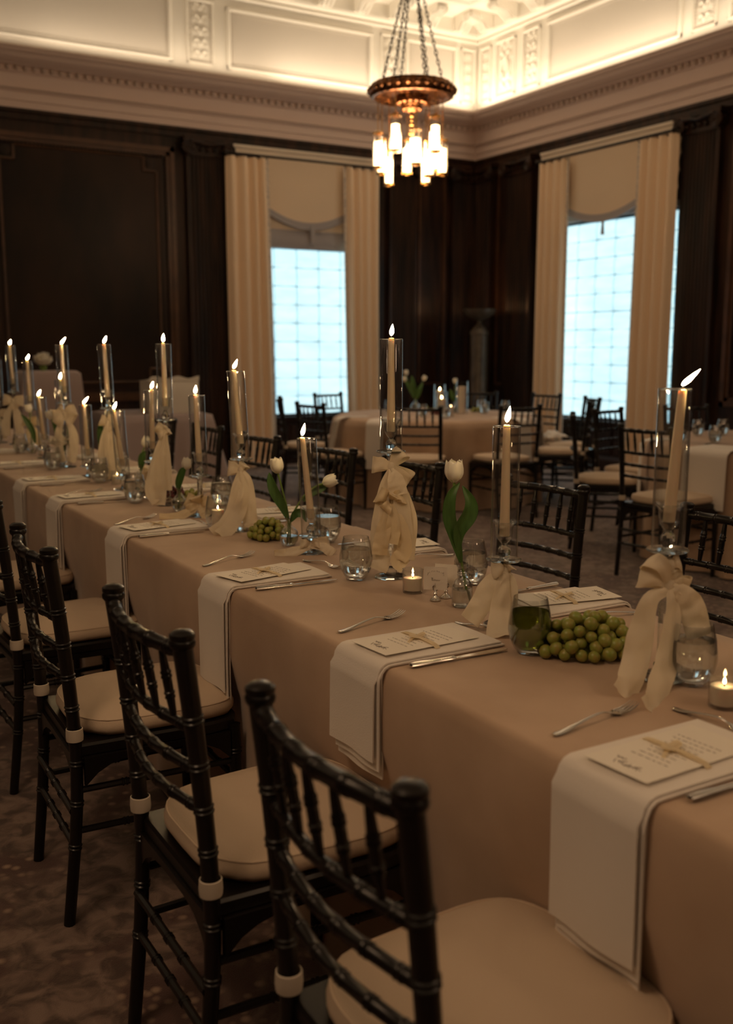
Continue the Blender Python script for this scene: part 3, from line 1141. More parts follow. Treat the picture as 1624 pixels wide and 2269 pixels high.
# ================================================================ CHAIRS
def make_chair():
    """black bamboo-turned banquet chair, seat centre at origin, facing +y"""
    t_ = empty('banquet_chair')
    for s in (-1, 1):
        x = s * .183
        path = [(x * .97, -.238, 0), (x, -.212, .25), (x, -.205, .45), (x, -.222, .70), (x, -.243, .895)]
        path = cr(path, 6)
        pts, rad = bamboo(path, .0135, [.22, .34, .45, .60, .685, .77, .86], 12, .0165)
        p = MB().tube(pts, rad, 12).build('back_post', BLACK, t_)
        f = MB().lathe([(0, -.004), (.016, -.004), (.021, .002), (.0215, .008), (.019, .012), (.021, .016), (.0205, .022), (.014, .027), (0, .029)], 16,
                       Matrix.Translation((x, -.243, .893)))
        f.build('finial', BLACK, p)
        x2 = s * .195
        pts, rad = bamboo([(x2, .19, 0), (x2, .185, .43)], .012, [.40, .62, .84], 12, .016)
        MB().tube(pts, rad, 12).build('front_leg', BLACK, t_)
    # curved back rails
    def rail(z, y, r, nm, bow=.022, rings=(.10, .26, .42, .58, .74, .90)):
        path = [(-.183 + .366 * k / 10, y - bow * sin(pi * k / 10), z - .000 + 0 * k) for k in range(11)]
        pts, rad = bamboo([Vector(p) for p in path], r, list(rings), 10, bump=.0015, gap=.0042)
        MB().tube(pts, rad, 10).build(nm, BLACK, t_)
    rail(.885, -.243, .0125, 'top_rail', .028)
    rail(.752, -.227, .0095, 'spindle_rail', .024)
    rail(.680, -.221, .0095, 'cross_rail', .024)
    rail(.610, -.215, .0095, 'cross_rail', .024)
    for k in range(5):
        u = (k + 1) / 6
        x = -.183 + .366 * u
        bz = sin(pi * u)
        p0 = Vector((x, -.227 - .024 * bz, .758))
        p1 = Vector((x, -.243 - .028 * bz, .878))
        pts, rad = bamboo([p0, p1], .0075, [.32, .62], 8, bump=.0016, gap=.004)
        L = (p1 - p0).length
        rad = [r * (.72 + .38 * sin(pi * min(1, (q - p0).length / L))) for r, q in zip(rad, pts)]
        MB().tube(pts, rad, 8).build('spindle', BLACK, t_)
    # seat frame
    M = MB()
    poly = [(-.19, -.205), (.19, -.205), (.205, .12), (.195, .185), (.15, .205), (-.15, .205), (-.195, .185), (-.205, .12)]
    M.prism(poly, .415, .448, bev=.006)
    M.build('seat_frame', BLACK, t_, ang=30)
    # arched braces under the sides and back
    def arch(a, b, nm):
        a, b = Vector(a), Vector(b)
        M = MB()
        n = 12
        vs = []
        ax = (b - a).normalized()
        nn = Vector((-ax.y, ax.x, 0)) * .008
        for k in range(n + 1):
            u = k / n
            p = a.lerp(b, u)
            zb = .415 - .055 * (abs(2 * u - 1) ** 4) - .012
            for q in (p - nn, p + nn):
                vs += [Vector((q.x, q.y, .418)), Vector((q.x, q.y, zb))]
        fs = []
        for k in range(n):
            i = 4 * k
            fs += [(i, i + 1, i + 5, i + 4), (i + 2, i + 6, i + 7, i + 3), (i + 1, i + 3, i + 7, i + 5), (i, i + 4, i + 6, i + 2)]
        M.add(vs, fs + [(0, 2, 3, 1), (4 * n, 4 * n + 1, 4 * n + 3, 4 * n + 2)])
        M.build(nm, BLACK, t_, smooth=False)
    arch((-.195, -.19, 0), (-.20, .17, 0), 'side_brace')
    arch((.195, -.19, 0), (.20, .17, 0), 'side_brace')
    arch((-.17, -.205, 0), (.17, -.205, 0), 'back_brace')
    arch((-.17, .19, 0), (.17, .19, 0), 'front_brace')
    # stretchers
    for s in (-1, 1):
        for z in (.335, .235):
            for dz in (0,):
                pts, rad = bamboo([(s * .184, -.215, z), (s * .195, .187, z)], .0085, [.3, .5, .7], 8)
                MB().tube(pts, rad, 8).build('side_stretcher', BLACK, t_)
    for y, z, xx in ((-.219, .285, .184), (.187, .285, .195), (-.219, .20, .184)):
        pts, rad = bamboo([(-xx, y, z), (xx, y, z)], .0085, [.3, .5, .7], 8)
        MB().tube(pts, rad, 8).build('cross_stretcher', BLACK, t_)
    # cushion: rounded trapezoid with a welt line and two ties
    N = 40
    def outline(k, g):
        a = 2 * pi * k / N
        c, s_ = cos(a), sin(a)
        e = 2 / 4.2
        x = (abs(c) ** e) * (1 if c >= 0 else -1)
        y = (abs(s_) ** e) * (1 if s_ >= 0 else -1)
        wx = .205 - .022 * (1 - y) / 2
        yy = .012 + y * .205
        if y < -.7: wx *= 1 - .10 * (-.7 - y) / .3
        return x * wx * g, (yy - .012) * g + .012
    M = MB()
    rows = [(.86, .449), (.965, .452), (1.0, .464), (1.0, .474), (.985, .484), (.972, .489), (.955, .4905), (.90, .496), (.7, .503), (.4, .507)]
    vs = []
    for g, z in rows:
        for k in range(N):
            x, y = outline(k, g)
            vs.append((x, y, z + .0015 * sin(7 * x * 20) * (g > .3)))
    vs.append((0, .012, .508)); vs.append((0, .012, .449))
    fs = []
    for r in range(len(rows) - 1):
        for k in range(N):
            j = (k + 1) % N
            fs.append((r * N + k, r * N + j, (r + 1) * N + j, (r + 1) * N + k))
    fs += [((len(rows) - 1) * N + k, (len(rows) - 1) * N + (k + 1) % N, len(vs) - 2) for k in range(N)]
    fs += [((k + 1) % N, k, len(vs) - 1) for k in range(N)]
    M.add(vs, fs)
    cu = M.build('cushion', CUSH, t_, ang=70)
    M = MB().tube([(outline(k, .975)[0], outline(k, .975)[1], .4885) for k in list(range(N)) + [0]], .0022, 6, cap=False)
    M.build('welt', CUSH, cu)
    for s in (-1, 1):
        M = MB()
        M.lathe([(.0175, .458), (.0195, .459), (.0205, .47), (.0195, .487), (.0175, .488), (.0175, .458)], 16, Matrix.Translation((s * .183, -.206, 0)))
        M.build('cushion_tie', STRAPM, cu)
    return t_


chair0 = make_chair()
chair_first = [True]


def place_chair(x, y, rz, label, group):
    if chair_first[0]:
        chair_first[0] = False
        o = chair0
        o.location = (x, y, 0); o.rotation_euler = (0, 0, rz)
    else:
        o = dup(chair0, (x, y, 0), rz)
    tag(o, label, 'chair', group)
    return o


GN = 'black chairs along the near side of the long table'
GF = 'black chairs along the far side of the long table'
near = [(.782, 1.003, 0, 'black bamboo-style chair closest to the camera, cream seat filling the bottom right'),
        (.782, 1.662, 0, 'second black chair from the camera, its cushion left of the nearest chair back'),
        (.770, 2.450, -1.5, 'third black chair from the camera, near side, cushion below a hanging white napkin'),
        (.80, 3.28, 2, 'fourth black chair on the near side, cut by the left edge of the picture'),
        (.79, 4.08, 0, 'fifth black chair on the near side, mostly beyond the left edge with its cushion showing')]
for x, y, r, lb in near: place_chair(x, y, -pi / 2 + radians(r), lb, GN)
far = [(2.02, 1.84, -3, 'black chair across the table at the right edge, behind the rightmost tall candle'),
       (2.02, 2.61, 4, 'black chair across the table behind the candle and single white tulip'),
       (2.00, 3.40, 3, 'black chair across the table just behind the large ribboned centre candle'),
       (1.99, 4.06, 4, 'black chair across the table behind the two tulips in the round vase'),
       (1.98, 4.82, 4, 'black chair across the table, before the left curtain of the left window'),
       (1.99, 5.58, 3, 'black chair across the table before the lilac covered side table'),
       (1.99, 6.35, 3, 'farthest black chair across the table, mostly hidden by candles at the far left')]
for x, y, r, lb in far: place_chair(x, y, pi / 2 + radians(r), lb, GF)
T1c, T2c = Vector((5.3, 7.7, 0)), Vector((5.8, 4.25, 0))
G1, G2 = 'black chairs around the middle round table', 'black chairs around the right round table'


def round_chair(c, deg, rad, lb, g, extra=0):
    a = radians(deg)
    x, y = c.x + (max(rad, 1.40) - .22) * cos(a), c.y + (max(rad, 1.40) - .22) * sin(a)
    place_chair(x, y, a + pi / 2 + radians(extra), lb, g)


for deg, rad, ex, lb in ((105, 1.30, 0, 'black chair behind the middle round table, back against the left window shade'),
                         (146, 1.30, 10, 'black chair seen edge-on at the far left of the middle round table'),
                         (189, 1.32, 0, 'black chair left of the middle round table, napkin sash falling over its seat'),
                         (230, 1.32, 0, 'black chair in front of the middle round table, behind the large centre candle'),
                         (264, 1.38, 0, 'black chair in front of the middle round table, right of centre, facing away'),
                         (306, 1.38, 6, 'black chair at the front right of the middle round table, seen side-on with cream seat'),
                         (6, 1.45, 0, 'black chair at the right of the middle round table against the right window curtain'),
                         (37, 1.45, 0, 'black chair behind the middle round table in the dark corner near the torchiere'),
                         (332, 1.45, 6, 'black chair at the right of the middle round table, second one seen edge-on')):
    round_chair(T1c, deg, rad, lb, G1, ex)
for deg, rad, ex, lb in ((181, 1.36, 4, 'black chair in front of the right round table behind the rightmost tall candle'),
                         (134, 1.42, 4, 'black chair left of the right round table, its cream seat pointing at the table'),
                         (104, 1.40, 0, 'black chair behind the left part of the right round table, seat just visible'),
                         (70, 1.45, 0, 'black chair at the back of the right round table, top seen beside the candle glass')):
    round_chair(T2c, deg, rad, lb, G2, ex)

# ================================================================ TABLES
TX0, TX1, TZ = .965, 1.705, .76
seat_y = [1.003, 1.662, 2.45, 3.28, 4.08]


def long_cloth(ya, yb, lift, seed, amp=1.0):
    """cloth over the long table, falling to the floor on both sides, pushed in by the seats"""
    rnd = random.Random(seed)
    # cross-section parameter list: (x, z, side weight)
    sec = []
    for k in range(12): sec.append((TX0, .012 + (TZ - .03 - .012) * k / 11, 'n', 1 - k / 11))
    for k in range(1, 4): sec.append((TX0 + .015 - .015 * cos(k * pi / 6), TZ - .018 + .018 * sin(k * pi / 6), 't', 0))
    for k in range(1, 12): sec.append((TX0 + .015 + (TX1 - TX0 - .03) * k / 12, TZ, 't', 0))
    for k in range(1, 4): sec.append((TX1 - .015 + .015 * sin(k * pi / 6), TZ - .018 + .018 * cos(k * pi / 6), 't', 0))
    for k in range(12): sec.append((TX1, TZ - .03 - (TZ - .042) * k / 11, 'f', k / 11))
    nv = max(8, int((yb - ya) / .03))
    def fn(u, v):
        i = int(round(u * (len(sec) - 1)))
        x, z, side, wgt = sec[i]
        y = ya + (yb - ya) * v
        if side in 'nf':
            wave = .5 * sin(y * 13 + seed) + .5 * noise.noise(Vector((y * 2.3, z * 1.5, seed * 3.1)))
            w2 = amp * .022 * wgt * wave + .004 * noise.noise(Vector((y * 5, z * 6, seed)))
            if side == 'n':
                push = 0
                for sy in seat_y:
                    push = max(push, exp(-((y - sy) / .26) ** 2) * min(1, max(0, (.60 - z) / .14)))
                x = x - .012 * wgt * (1 - push) + .052 * push + w2
            else:
                x = x + .012 * wgt + w2
        z2 = z + (lift if side == 't' or wgt < .1 else lift)
        if side == 't' and TX0 + .03 < x < TX1 - .03:
            z2 += .0012 * noise.noise(Vector((x * 7, y * 5, seed)))
        off = lift if side == 'f' else -lift if side == 'n' else 0
        return Vector((x + off, y, z2))
    return MB().slab(fn, len(sec), nv, .0025)


c1 = long_cloth(-.35, 2.93, .0035, 1)
o = c1.build('tablecloth', CLOTH, ang=80)
tag(o, 'taupe velvet tablecloth over the near half of the long banquet table', 'tablecloth')
c2 = long_cloth(2.87, 7.9, 0, 2, 1.5)
o = c2.build('tablecloth', CLOTH, ang=80)
tag(o, 'taupe velvet tablecloth over the far half of the long banquet table', 'tablecloth')


def round_cloth(c, r, label, m=CLOTH, nf=17, seed=0):
    def fn(u, v):
        a = 2 * pi * u
        if v < .42:
            q = v / .42
            return Vector((r * q * cos(a), r * q * sin(a), TZ + .0))
        q = (v - .42) / .58
        z = TZ * (1 - q) + .012 * q
        wv = .5 + .5 * sin(nf * a + 1.5 * sin(3 * a + seed))
        rr = r + .012 * min(1, q * 8) + q ** .8 * (.075 * wv + .02 * sin(5 * a + seed)) + .01 * q
        return Vector((rr * cos(a), rr * sin(a), z))
    M = MB()
    nu, nv = 200, 26
    M.grid(fn, nu, nv, closeu=True)
    o = M.build('tablecloth', m, ang=80)
    o.location = c
    tag(o, label, 'tablecloth')
    return o


round_cloth(T1c, .92, 'taupe floor-length cloth over the middle round table', seed=1)
round_cloth(T2c, .93, 'taupe floor-length cloth over the round table at the right edge', seed=2)
# rectangular side table with lilac cloth, back left
def rect_cloth(x0, x1, y0, y1, zt, label, m, flare=.06, name='tablecloth', seed=3):
    M = MB()
    per = []
    n = 18
    for k in range(n): per.append((x0 + (x1 - x0) * k / n, y0, 0, -1))
    for k in range(n): per.append((x1, y0 + (y1 - y0) * k / n, 1, 0))
    for k in range(n): per.append((x1 - (x1 - x0) * k / n, y1, 0, 1))
    for k in range(n): per.append((x0, y1 - (y1 - y0) * k / n, -1, 0))
    cx, cy = (x0 + x1) / 2, (y0 + y1) / 2
    N = len(per)
    def fn(u, v):
        i = int(round(u * N)) % N
        x, y, nx, ny = per[i]
        if v < .4:
            q = v / .4
            return Vector((cx + (x - cx) * q, cy + (y - cy) * q, zt))
        q = (v - .4) / .6
        corner = 1 if i % n in (0, 1, n - 1) else 0
        f = .01 * min(1, q * 6) + q * (flare * (.35 + .3 * sin(i * 1.9 + seed)) + flare * 1.3 * corner)
        dx, dy = (x - cx), (y - cy)
        L = sqrt(dx * dx + dy * dy)
        return Vector((x + (nx * f if not corner else dx / L * f * 1.2), y + (ny * f if not corner else dy / L * f * 1.2), zt * (1 - q) + .012 * q))
    M.grid(fn, N, 18, closeu=True)
    o = M.build(name, m, ang=70)
    tag(o, label, 'tablecloth')
    return o


rect_cloth(2.75, 3.62, 8.95, 9.9, .76, 'lilac-brown cloth over the side table that carries the white box', LILAC, .10)
# tall covered stand
rect_cloth(1.93, 2.42, 9.0, 9.35, 1.165, 'tall lilac-grey cloth covered stand behind the far left candles', LILAC, .03)
g = thing('wrapped_box', 'large white wrapped box on the side table behind the third ribboned candle', 'box', (3.30, 9.20, .76))
M = MB().prism([(-.235, -.15), (.235, -.15), (.235, .15), (-.235, .15)], 0, .30, bev=.012)
M.build('box_body', FOIL, g, ang=30)
MB().grid(lambda u, v: Vector((-.24 + .48 * u, -.155 + .02 * sin(u * 9) * 0, .30 + .035 * v + .012 * sin(u * 14) * v)), 16, 3).slab(
    lambda u, v: Vector((-.24 + .48 * u, -.15 + .3 * v, .302 + .006 * sin(u * 12 + v * 5))), 16, 8, .004).build('tissue_top', FOIL, g)


def fluffy(name, label, loc, r, seed, m=PETAL):
    t_ = thing(name, label, 'flower', loc)
    rnd = random.Random(seed)
    for lay, (rr, n, tilt) in enumerate(((1.0, 11, 1.25), (.85, 10, .9), (.62, 8, .55), (.36, 6, .2))):
        M = MB()
        for k in range(n):
            a = 2 * pi * k / n + lay * .4 + rnd.uniform(-.15, .15)
            tl = tilt + rnd.uniform(-.15, .15)
            def fn(u, v):
                wd = (.55 * sin(pi * min(1, v * .9 + .08)) ** .7) * r * rr
                x = (u - .5) * 2 * wd
                rad = v * r * rr
                zz = rad * cos(tl) + .10 * r * sin(u * 9 + k) * v + .25 * r * v * v * (1 - tl / 2)
                ra = rad * sin(tl)
                return Vector((ra * cos(a) - x * sin(a), ra * sin(a) + x * cos(a), zz + .35 * r))
            M.slab(fn, 6, 5, .0012)
        M.build('petal_ring', m, t_)
    MB().lathe([(0, 0), (r * .3, .0), (r * .4, r * .25), (0, r * .5)], 10).build('calyx', STEMM, t_)
    return t_


fluffy('white_flower', 'white ruffled flower resting on top of the tall covered stand', (2.137, 9.16, 1.166), .085, 5).scale = (1, 1, 1.6)
fluffy('white_flower', 'white ruffled flower in a bud vase among the far left candles', (1.275, 5.20, TZ + .0017 + .084), .055, 8).scale = (1, 1, 1.3)


# ================================================================ TABLE THINGS
def napkin(c, side, label, drop=.25, w=.17, x_in=.285, fr=0.0):
    """folded linen napkin: three layers lying on the table and hanging over the edge; origin at table edge"""
    t_ = thing('napkin', label, 'napkin', (c[0], c[1], 0), group='folded white napkins of the long table')
    s = side
    for k, (dy, dw) in enumerate(((.003, 0), (-.004, -.004), (.002, -.002))):
        off = .0048 + .0045 * k
        ln = x_in - .004 * k
        dr = drop - .012 * k
        def fn(u, v, off=off, ln=ln, dr=dr, dw=dw, dy=dy):
            y = (u - .5) * (w + dw) + dy
            L = v * (ln + .03 + dr)
            R = .014 + off
            if L < ln - .012:
                x = ln - L; z = TZ + off + .0015 * sin(pi * u)
                bl = 0
            elif L < ln - .012 + R * pi / 2:
                a = (L - ln + .012) / R
                x = .012 - R * sin(a); z = TZ + off - R + R * cos(a)
                bl = 0
            else:
                q = L - (ln - .012 + R * pi / 2)
                x = .012 - R - .004 * k; z = TZ + off - R - q
                bl = q
            y2 = y + fr * bl * .1
            wv = min(1, bl * 6) * .003 * sin(u * 7 + k + c[1] * 3)
            return Vector((s * (x - wv * 1.0) - (0 if s > 0 else 0), y2, z))
        M = MB().slab(fn, 9, 44, .003)
        M.build('napkin_layer', NAP, t_, ang=60)
    return t_


def menu_card(c, side, label, seed, rot=0.):
    """ivory printed menu tied with a thin ribbon, lying on a napkin"""
    rnd = random.Random(seed)
    zt = TZ + .0175
    t_ = thing('menu_card', label, 'menu', (c[0], c[1], zt), radians(rot) + (0 if side > 0 else pi))
    def fn(u, v):
        x = -.115 + .235 * v
        z = .0014 + (.0035 * (1 - v) ** 3) * (1 if u < 9 else 0)
        return Vector((x, (u - .5) * .115, z + .0012 * sin(pi * v)))
    MB().slab(fn, 5, 14, .0006).build('card', PAPER, t_)
    M = MB()
    # heading flourish near the outer end: little leaf sprig and script strokes
    def zc(x): v = (x + .115) / .235; return .0019 + .0035 * max(0, 1 - v) ** 3 + .0012 * sin(pi * v)
    def stroke(pts, w_=.0007):
        M.tube([(x, y, zc(x)) for x, y in pts], w_, 4)
    for k in range(7):
        a = -.02 + k * .0065
        b = .006 * sin(k * 1.7)
        stroke([(-.094 + b * .3, a), (-.089 + b * .4, a + .003), (-.083 + b * .5, a + .0055 * (-1) ** k)], .0007)
    stroke([(-.090 + .003 * sin(q), -.025 + q * .0055) for q in range(9)])
    stroke([(-.075 + .003 * sin(q * 1.9), .014 + q * .0022) for q in range(9)])
    for k in range(9):          # printed lines running across the card
        x = -.045 + k * .014
        L = rnd.uniform(.025, .042)
        y = -L
        while y < L:
            l2 = rnd.uniform(.004, .011)
            stroke([(x, y), (x, min(y + l2, L))], .00055)
            y += l2 + .0035
    M.build('printed_text', INK, t_)
    r_ = MB().slab(lambda u, v: Vector((.008 + (u - .5) * .012 + .004 * v, -.064 + .128 * v, .0042 + .003 * sin(pi * v) - .0046 * (abs(2 * v - 1) ** 12))), 3, 16, .0006)
    r_.build('tie_ribbon', RIBY, t_)
    M = MB()
    for s in (-1, 1):
        M.slab(lambda u, v, s=s: Vector((.008 + s * .020 * sin(pi * v) + (u - .5) * .005, .004 + (u - .5) * .012 + s * .012 * (v - .5), .006 + .006 * sin(pi * v))), 3, 12, .0005)
        M.slab(lambda u, v, s=s: Vector((.008 + s * .034 * v, .006 + (u - .5) * .007 + .016 * v * s, .006 - .003 * v + .003 * sin(pi * v))), 3, 10, .0005)
    M.build('tie_bow', RIBY, t_)
    return t_


def strip_sweep(M, pts, widths, wdirs, th, k=5):
    n = len(pts)
    def fn(u, v):
        i = min(n - 1, int(round(v * (n - 1))))
        return pts[i] + wdirs[i] * (u - .5) * widths[i]
    M.slab(fn, k, n, th)


def make_fork(L=.205, small=False):
    M = MB()
    s = L / .205
    # origin at handle tip, along +x
    prof = [(0, .0022, .003, .0035), (.008, .0065, .0022, .0035), (.03, .0062, .002, .0042), (.07, .0035, .002, .0095), (.11, .0026, .002, .013),
            (.135, .003, .0018, .009), (.148, .009, .0013, .0055), (.160, .0118, .0012, .0045)]
    N = 10
    vs, fs = [], []
    P = cr([(a, b, c * 1, d) if False else Vector((a, b, c)) for a, b, c, d in prof], 4)
    Z = cr([Vector((a, d, 0)) for a, b, c, d in prof], 4)
    for p, q in zip(P, Z):
        for k in range(N):
            a = 2 * pi * k / N
            vs.append(Vector((p.x * s, p.y * cos(a), q.y + p.z * .8 * sin(a))))
    m = len(P)
    for i in range(m - 1):
        for k in range(N):
            j = (k + 1) % N
            fs.append((i * N + k, i * N + j, (i + 1) * N + j, (i + 1) * N + k))
    fs += [tuple(reversed(range(N))), tuple((m - 1) * N + k for k in range(N))]
    M.add(vs, fs)
    for k in range(4):
        y = -.0093 + .0062 * k
        M.tube([(.156 * s, y * .95, .0048), (.175 * s, y, .0042), (.19 * s, y, .007), (.205 * s, y * .95, .0125)], [.0019, .0017, .0014, .0009], 6)
    return M


def make_knife():
    M = MB()
    hand = [(0, .001), (.003, .0062), (.02, .007), (.055, .0055), (.09, .0046), (.097, .0058), (.103, .0045)]
    pts = [Vector((x, 0, .0058)) for x, r in hand]
    M.tube(pts, [r for x, r in hand], 10, sq=(1.15, .8))
    # blade
    top = [(.103, .004), (.15, .0075), (.19, .0085), (.215, .006), (.228, .0005)]
    bot = [(.103, -.004), (.15, -.0055), (.19, -.006), (.22, -.004)]
    poly = top + bot[::-1]
    M.prism([(x, y) for x, y in poly], .0045, .0062)
    return M


fork_mesh = make_fork().build('fork', SILVER)
dfork_mesh = make_fork(.16).build('fork', SILVER)
knife_mesh = make_knife().build('knife', SILVER)
used = set()


def put(proto, x, y, ang, label, cat, group, z=TZ + .0048):
    if proto.name in used:
        o = proto.copy(); COL.objects.link(o)
    else:
        o = proto; used.add(proto.name)
    o.location = (x, y, z); o.rotation_euler = (0, 0, ang)
    tag(o, label, cat, group)
    return o


def put2(proto, a, b, *r, **k):
    put(proto, a[0], a[1], atan2(b[1] - a[1], b[0] - a[0]), *r, **k)


ordn = ['closest to the camera', 'second from the camera', 'third from the camera', 'fourth from the camera', 'fifth from the camera',
        'sixth from the camera', 'seventh from the camera', 'farthest away at the left edge']
GK = 'knives of the long table'; GFk = 'forks of the long table'
settings = [(.970, (1.010, 1.135), (1.235, 1.165), (1.010, .868), (1.20, .862)), (1.640, (1.004, 1.808), (1.215, 1.868), (1.004, 1.533), (1.235, 1.525)),
            (2.365, (1.003, 2.575), (1.215, 2.665), (1.011, 2.245), (1.245, 2.231)), (3.205, (.999, 3.372), (1.21, 3.488), (.992, 3.097), (1.212, 3.096)),
            (4.02, (1.01, 4.173), (1.215, 4.237), (1.009, 3.893), (1.218, 3.877)), (4.64, (1.002, 4.785), (1.2, 4.75), (1.011, 4.507), (1.226, 4.483)),
            (5.37, (1.00, 5.51), (1.2, 5.50), (1.001, 5.227), (1.2, 5.231)), (6.1, (1.0, 6.25), (1.2, 6.24), (1.0, 5.97), (1.2, 5.965))]
for i, (cy_, fa, fb, ka, kb) in enumerate(settings):
    napkin((TX0, cy_), 1, 'folded white napkin hanging over the near table edge, %s' % ordn[i], drop=(.22, .17, .25, .25, .22, .22, .22, .22)[i] + .02)
    menu_card((1.09, cy_ + .004), 1, 'printed ivory menu tied with ribbon, near-side napkin %s' % ordn[i], 10 + i, rot=(3, 4, 14, 12, 4, 3, 2, 2)[i])
    zf = TZ + (.0048 if cy_ < 2.8 else .0015)
    put2(fork_mesh, fa, fb, 'silver dinner fork beside the near-side napkin %s' % ordn[i], 'fork', GFk, z=zf)
    put2(knife_mesh, ka, kb, 'silver knife beside the near-side napkin %s' % ordn[i], 'knife', GK, z=zf)
put(dfork_mesh, 1.262, 1.125, radians(-84), 'small silver fork beyond the nearest napkin at the right edge', 'fork', GFk)
put(dfork_mesh, 1.262, 1.745, radians(-76), 'small silver fork beyond the second napkin, tines near the cream ribbon tail', 'fork', GFk)
put(dfork_mesh, 1.278, 2.503, radians(-76), 'small silver fork beyond the third napkin, left of the water glass', 'fork', GFk)
put(dfork_mesh, 1.246, 3.33, radians(-80), 'small silver fork beyond the fourth napkin near the votive in a glass', 'fork', GFk, z=TZ + .0015)
ordf = ['behind the green grapes', 'behind the ribboned centre candle', 'behind the far bunch of green grapes', 'behind the third ribboned candle',
        'fifth along the far side', 'sixth along the far side']
for i, cy_ in enumerate((1.755, 2.505, 3.27, 4.05, 4.8, 5.55)):
    napkin((TX1, cy_), -1, 'folded white napkin on the far table edge %s' % ordf[i], x_in=.25)
    menu_card((1.60, cy_ + .01), -1, 'printed ivory menu on the far napkin %s' % ordf[i], 40 + i, rot=-12)
    zf = TZ + (.0048 if cy_ < 2.8 else .0015)
    put(knife_mesh, 1.695, cy_ + .15, pi + radians(3), 'silver knife on the far table side %s' % ordf[i], 'knife', GK, z=zf)
    put(fork_mesh, 1.69, cy_ - .155, pi - radians(6), 'silver fork on the far table side %s' % ordf[i], 'fork', GFk, z=zf)


# ---------------------------------------------------------------- glasses
def tumbler_parts(fill=.6, wm=GW):
    """stemless glass; wall thickness real, water body inside"""
    out = [(0, 0), (.0175, 0), (.0215, .0015), (.031, .012), (.0395, .029), (.0432, .048), (.0428, .062), (.0395, .085), (.0335, .113)]
    inn = [(.0325, .113), (.0385, .085), (.0417, .062), (.042, .048), (.0382, .029), (.029, .0135), (.017, .008), (0, .006)]
    t_ = empty('stemless_glass')
    MB().lathe(out + [(.0330, .1138)] + inn, 28).build('glass_bowl', GV, t_)
    zt = .006 + fill * .104
    W = [(0, .0068), (.0165, .0088), (.0283, .0142), (.0376, .0295)]
    for r, z in ((.0414, .048), (.0411, .062), (.038, .085)):
        if z < zt: W.append((r, z))
    f = (zt - W[-1][1])
    nxt = {.0295: (.0414, .048), .048: (.0411, .062), .062: (.038, .085), .085: (.0335, .105)}[W[-1][1]]
    q = f / (nxt[1] - W[-1][1])
    W.append((W[-1][0] + (nxt[0] - W[-1][0]) * q, zt))
    W.append((0, zt))
    MB().lathe(W, 28).build('water', wm, t_)
    return t_


tum = tumbler_parts(.74)
tum_used = [False]


def glass(x, y, z, label, group='stemless water glasses'):
    if not tum_used[0]:
        tum_used[0] = True; o = tum; o.location = (x, y, z)
    else: o = dup(tum, (x, y, z))
    tag(o, label, 'glass', group)
    return o


ZN, ZF = TZ + .0052, TZ + .0017
glass(1.39, 1.200, ZN, 'stemless water glass right of the nearest ribboned candle, beside the votive')
glass(1.289, 2.225, ZN, 'stemless water glass left of the ribboned centre candle')
glass(1.514, 2.03, ZN, 'stemless water glass behind the clear bottle holding the single tulip')
glass(1.471, 2.716, ZN, 'stemless water glass behind the low candle next to the round tulip vase')
glass(1.489, 3.60, ZF, 'stemless water glass behind the votive glass, left of the ribboned candle before the curtain')
glass(1.222, 3.834, ZF, 'stemless water glass left of the red grapes and third ribboned candle')
glass(1.276, 4.507, ZF, 'stemless water glass in front of the fourth ribboned candle')
glass(1.215, 5.11, ZF, 'stemless water glass at left, in front of the ruffled white flower')
glass(1.253, 6.02, ZF, 'stemless water glass at far left, below the drooping tulip leaf')
glass(1.232, 6.62, ZF, 'stemless water glass cut by the left edge of the picture')
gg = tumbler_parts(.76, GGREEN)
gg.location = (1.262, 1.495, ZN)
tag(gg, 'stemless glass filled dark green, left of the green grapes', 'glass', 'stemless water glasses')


# ---------------------------------------------------------------- flames and candles
def flame_mb(L=.036, r=.0062, lean=.3):
    prof = [(0, 0), (r * .55, L * .07), (r * .9, L * .2), (r, L * .34), (r * .86, L * .52), (r * .55, L * .74), (r * .22, L * .92), (0, L)]
    def ln(p):
        return p + Vector((RV.x, RV.y, 0)) * lean * (p.z ** 1.15) / (L ** .15)
    return MB().lathe(prof, 12, lean=ln)


def taper(x, y, z0, L, label, tilt=(0, 0), lean=.25, fl=.034):
    """ivory taper standing in a cup; tilt is the lateral and depth offset of the top"""
    t_ = thing('taper_candle', label, 'candle', (x, y, z0), group='ivory taper candles of the long table')
    tv = RV * tilt[0] - NV * tilt[1]
    def ln(p): return p + tv * (p.z / L)
    MB().lathe([(0, 0), (.0108, 0), (.0110, .012), (.0098, L * .4), (.0084, L * .75), (.0074, L - .004), (.006, L - .001), (.0035, L - .003), (0, L - .003)], 18, lean=ln).build('wax', WAX, t_)
    top = tv + Vector((0, 0, L))
    MB().tube([top - Vector((0, 0, .004)), top + Vector((0, 0, .006)), top + RV * .002 + Vector((0, 0, .010))], .0009, 6).build('wick', WICK, t_)
    o = flame_mb(fl, .0060, lean).build('flame', FLAME, t_)
    o.location = top + Vector((0, 0, .0045))
    return t_


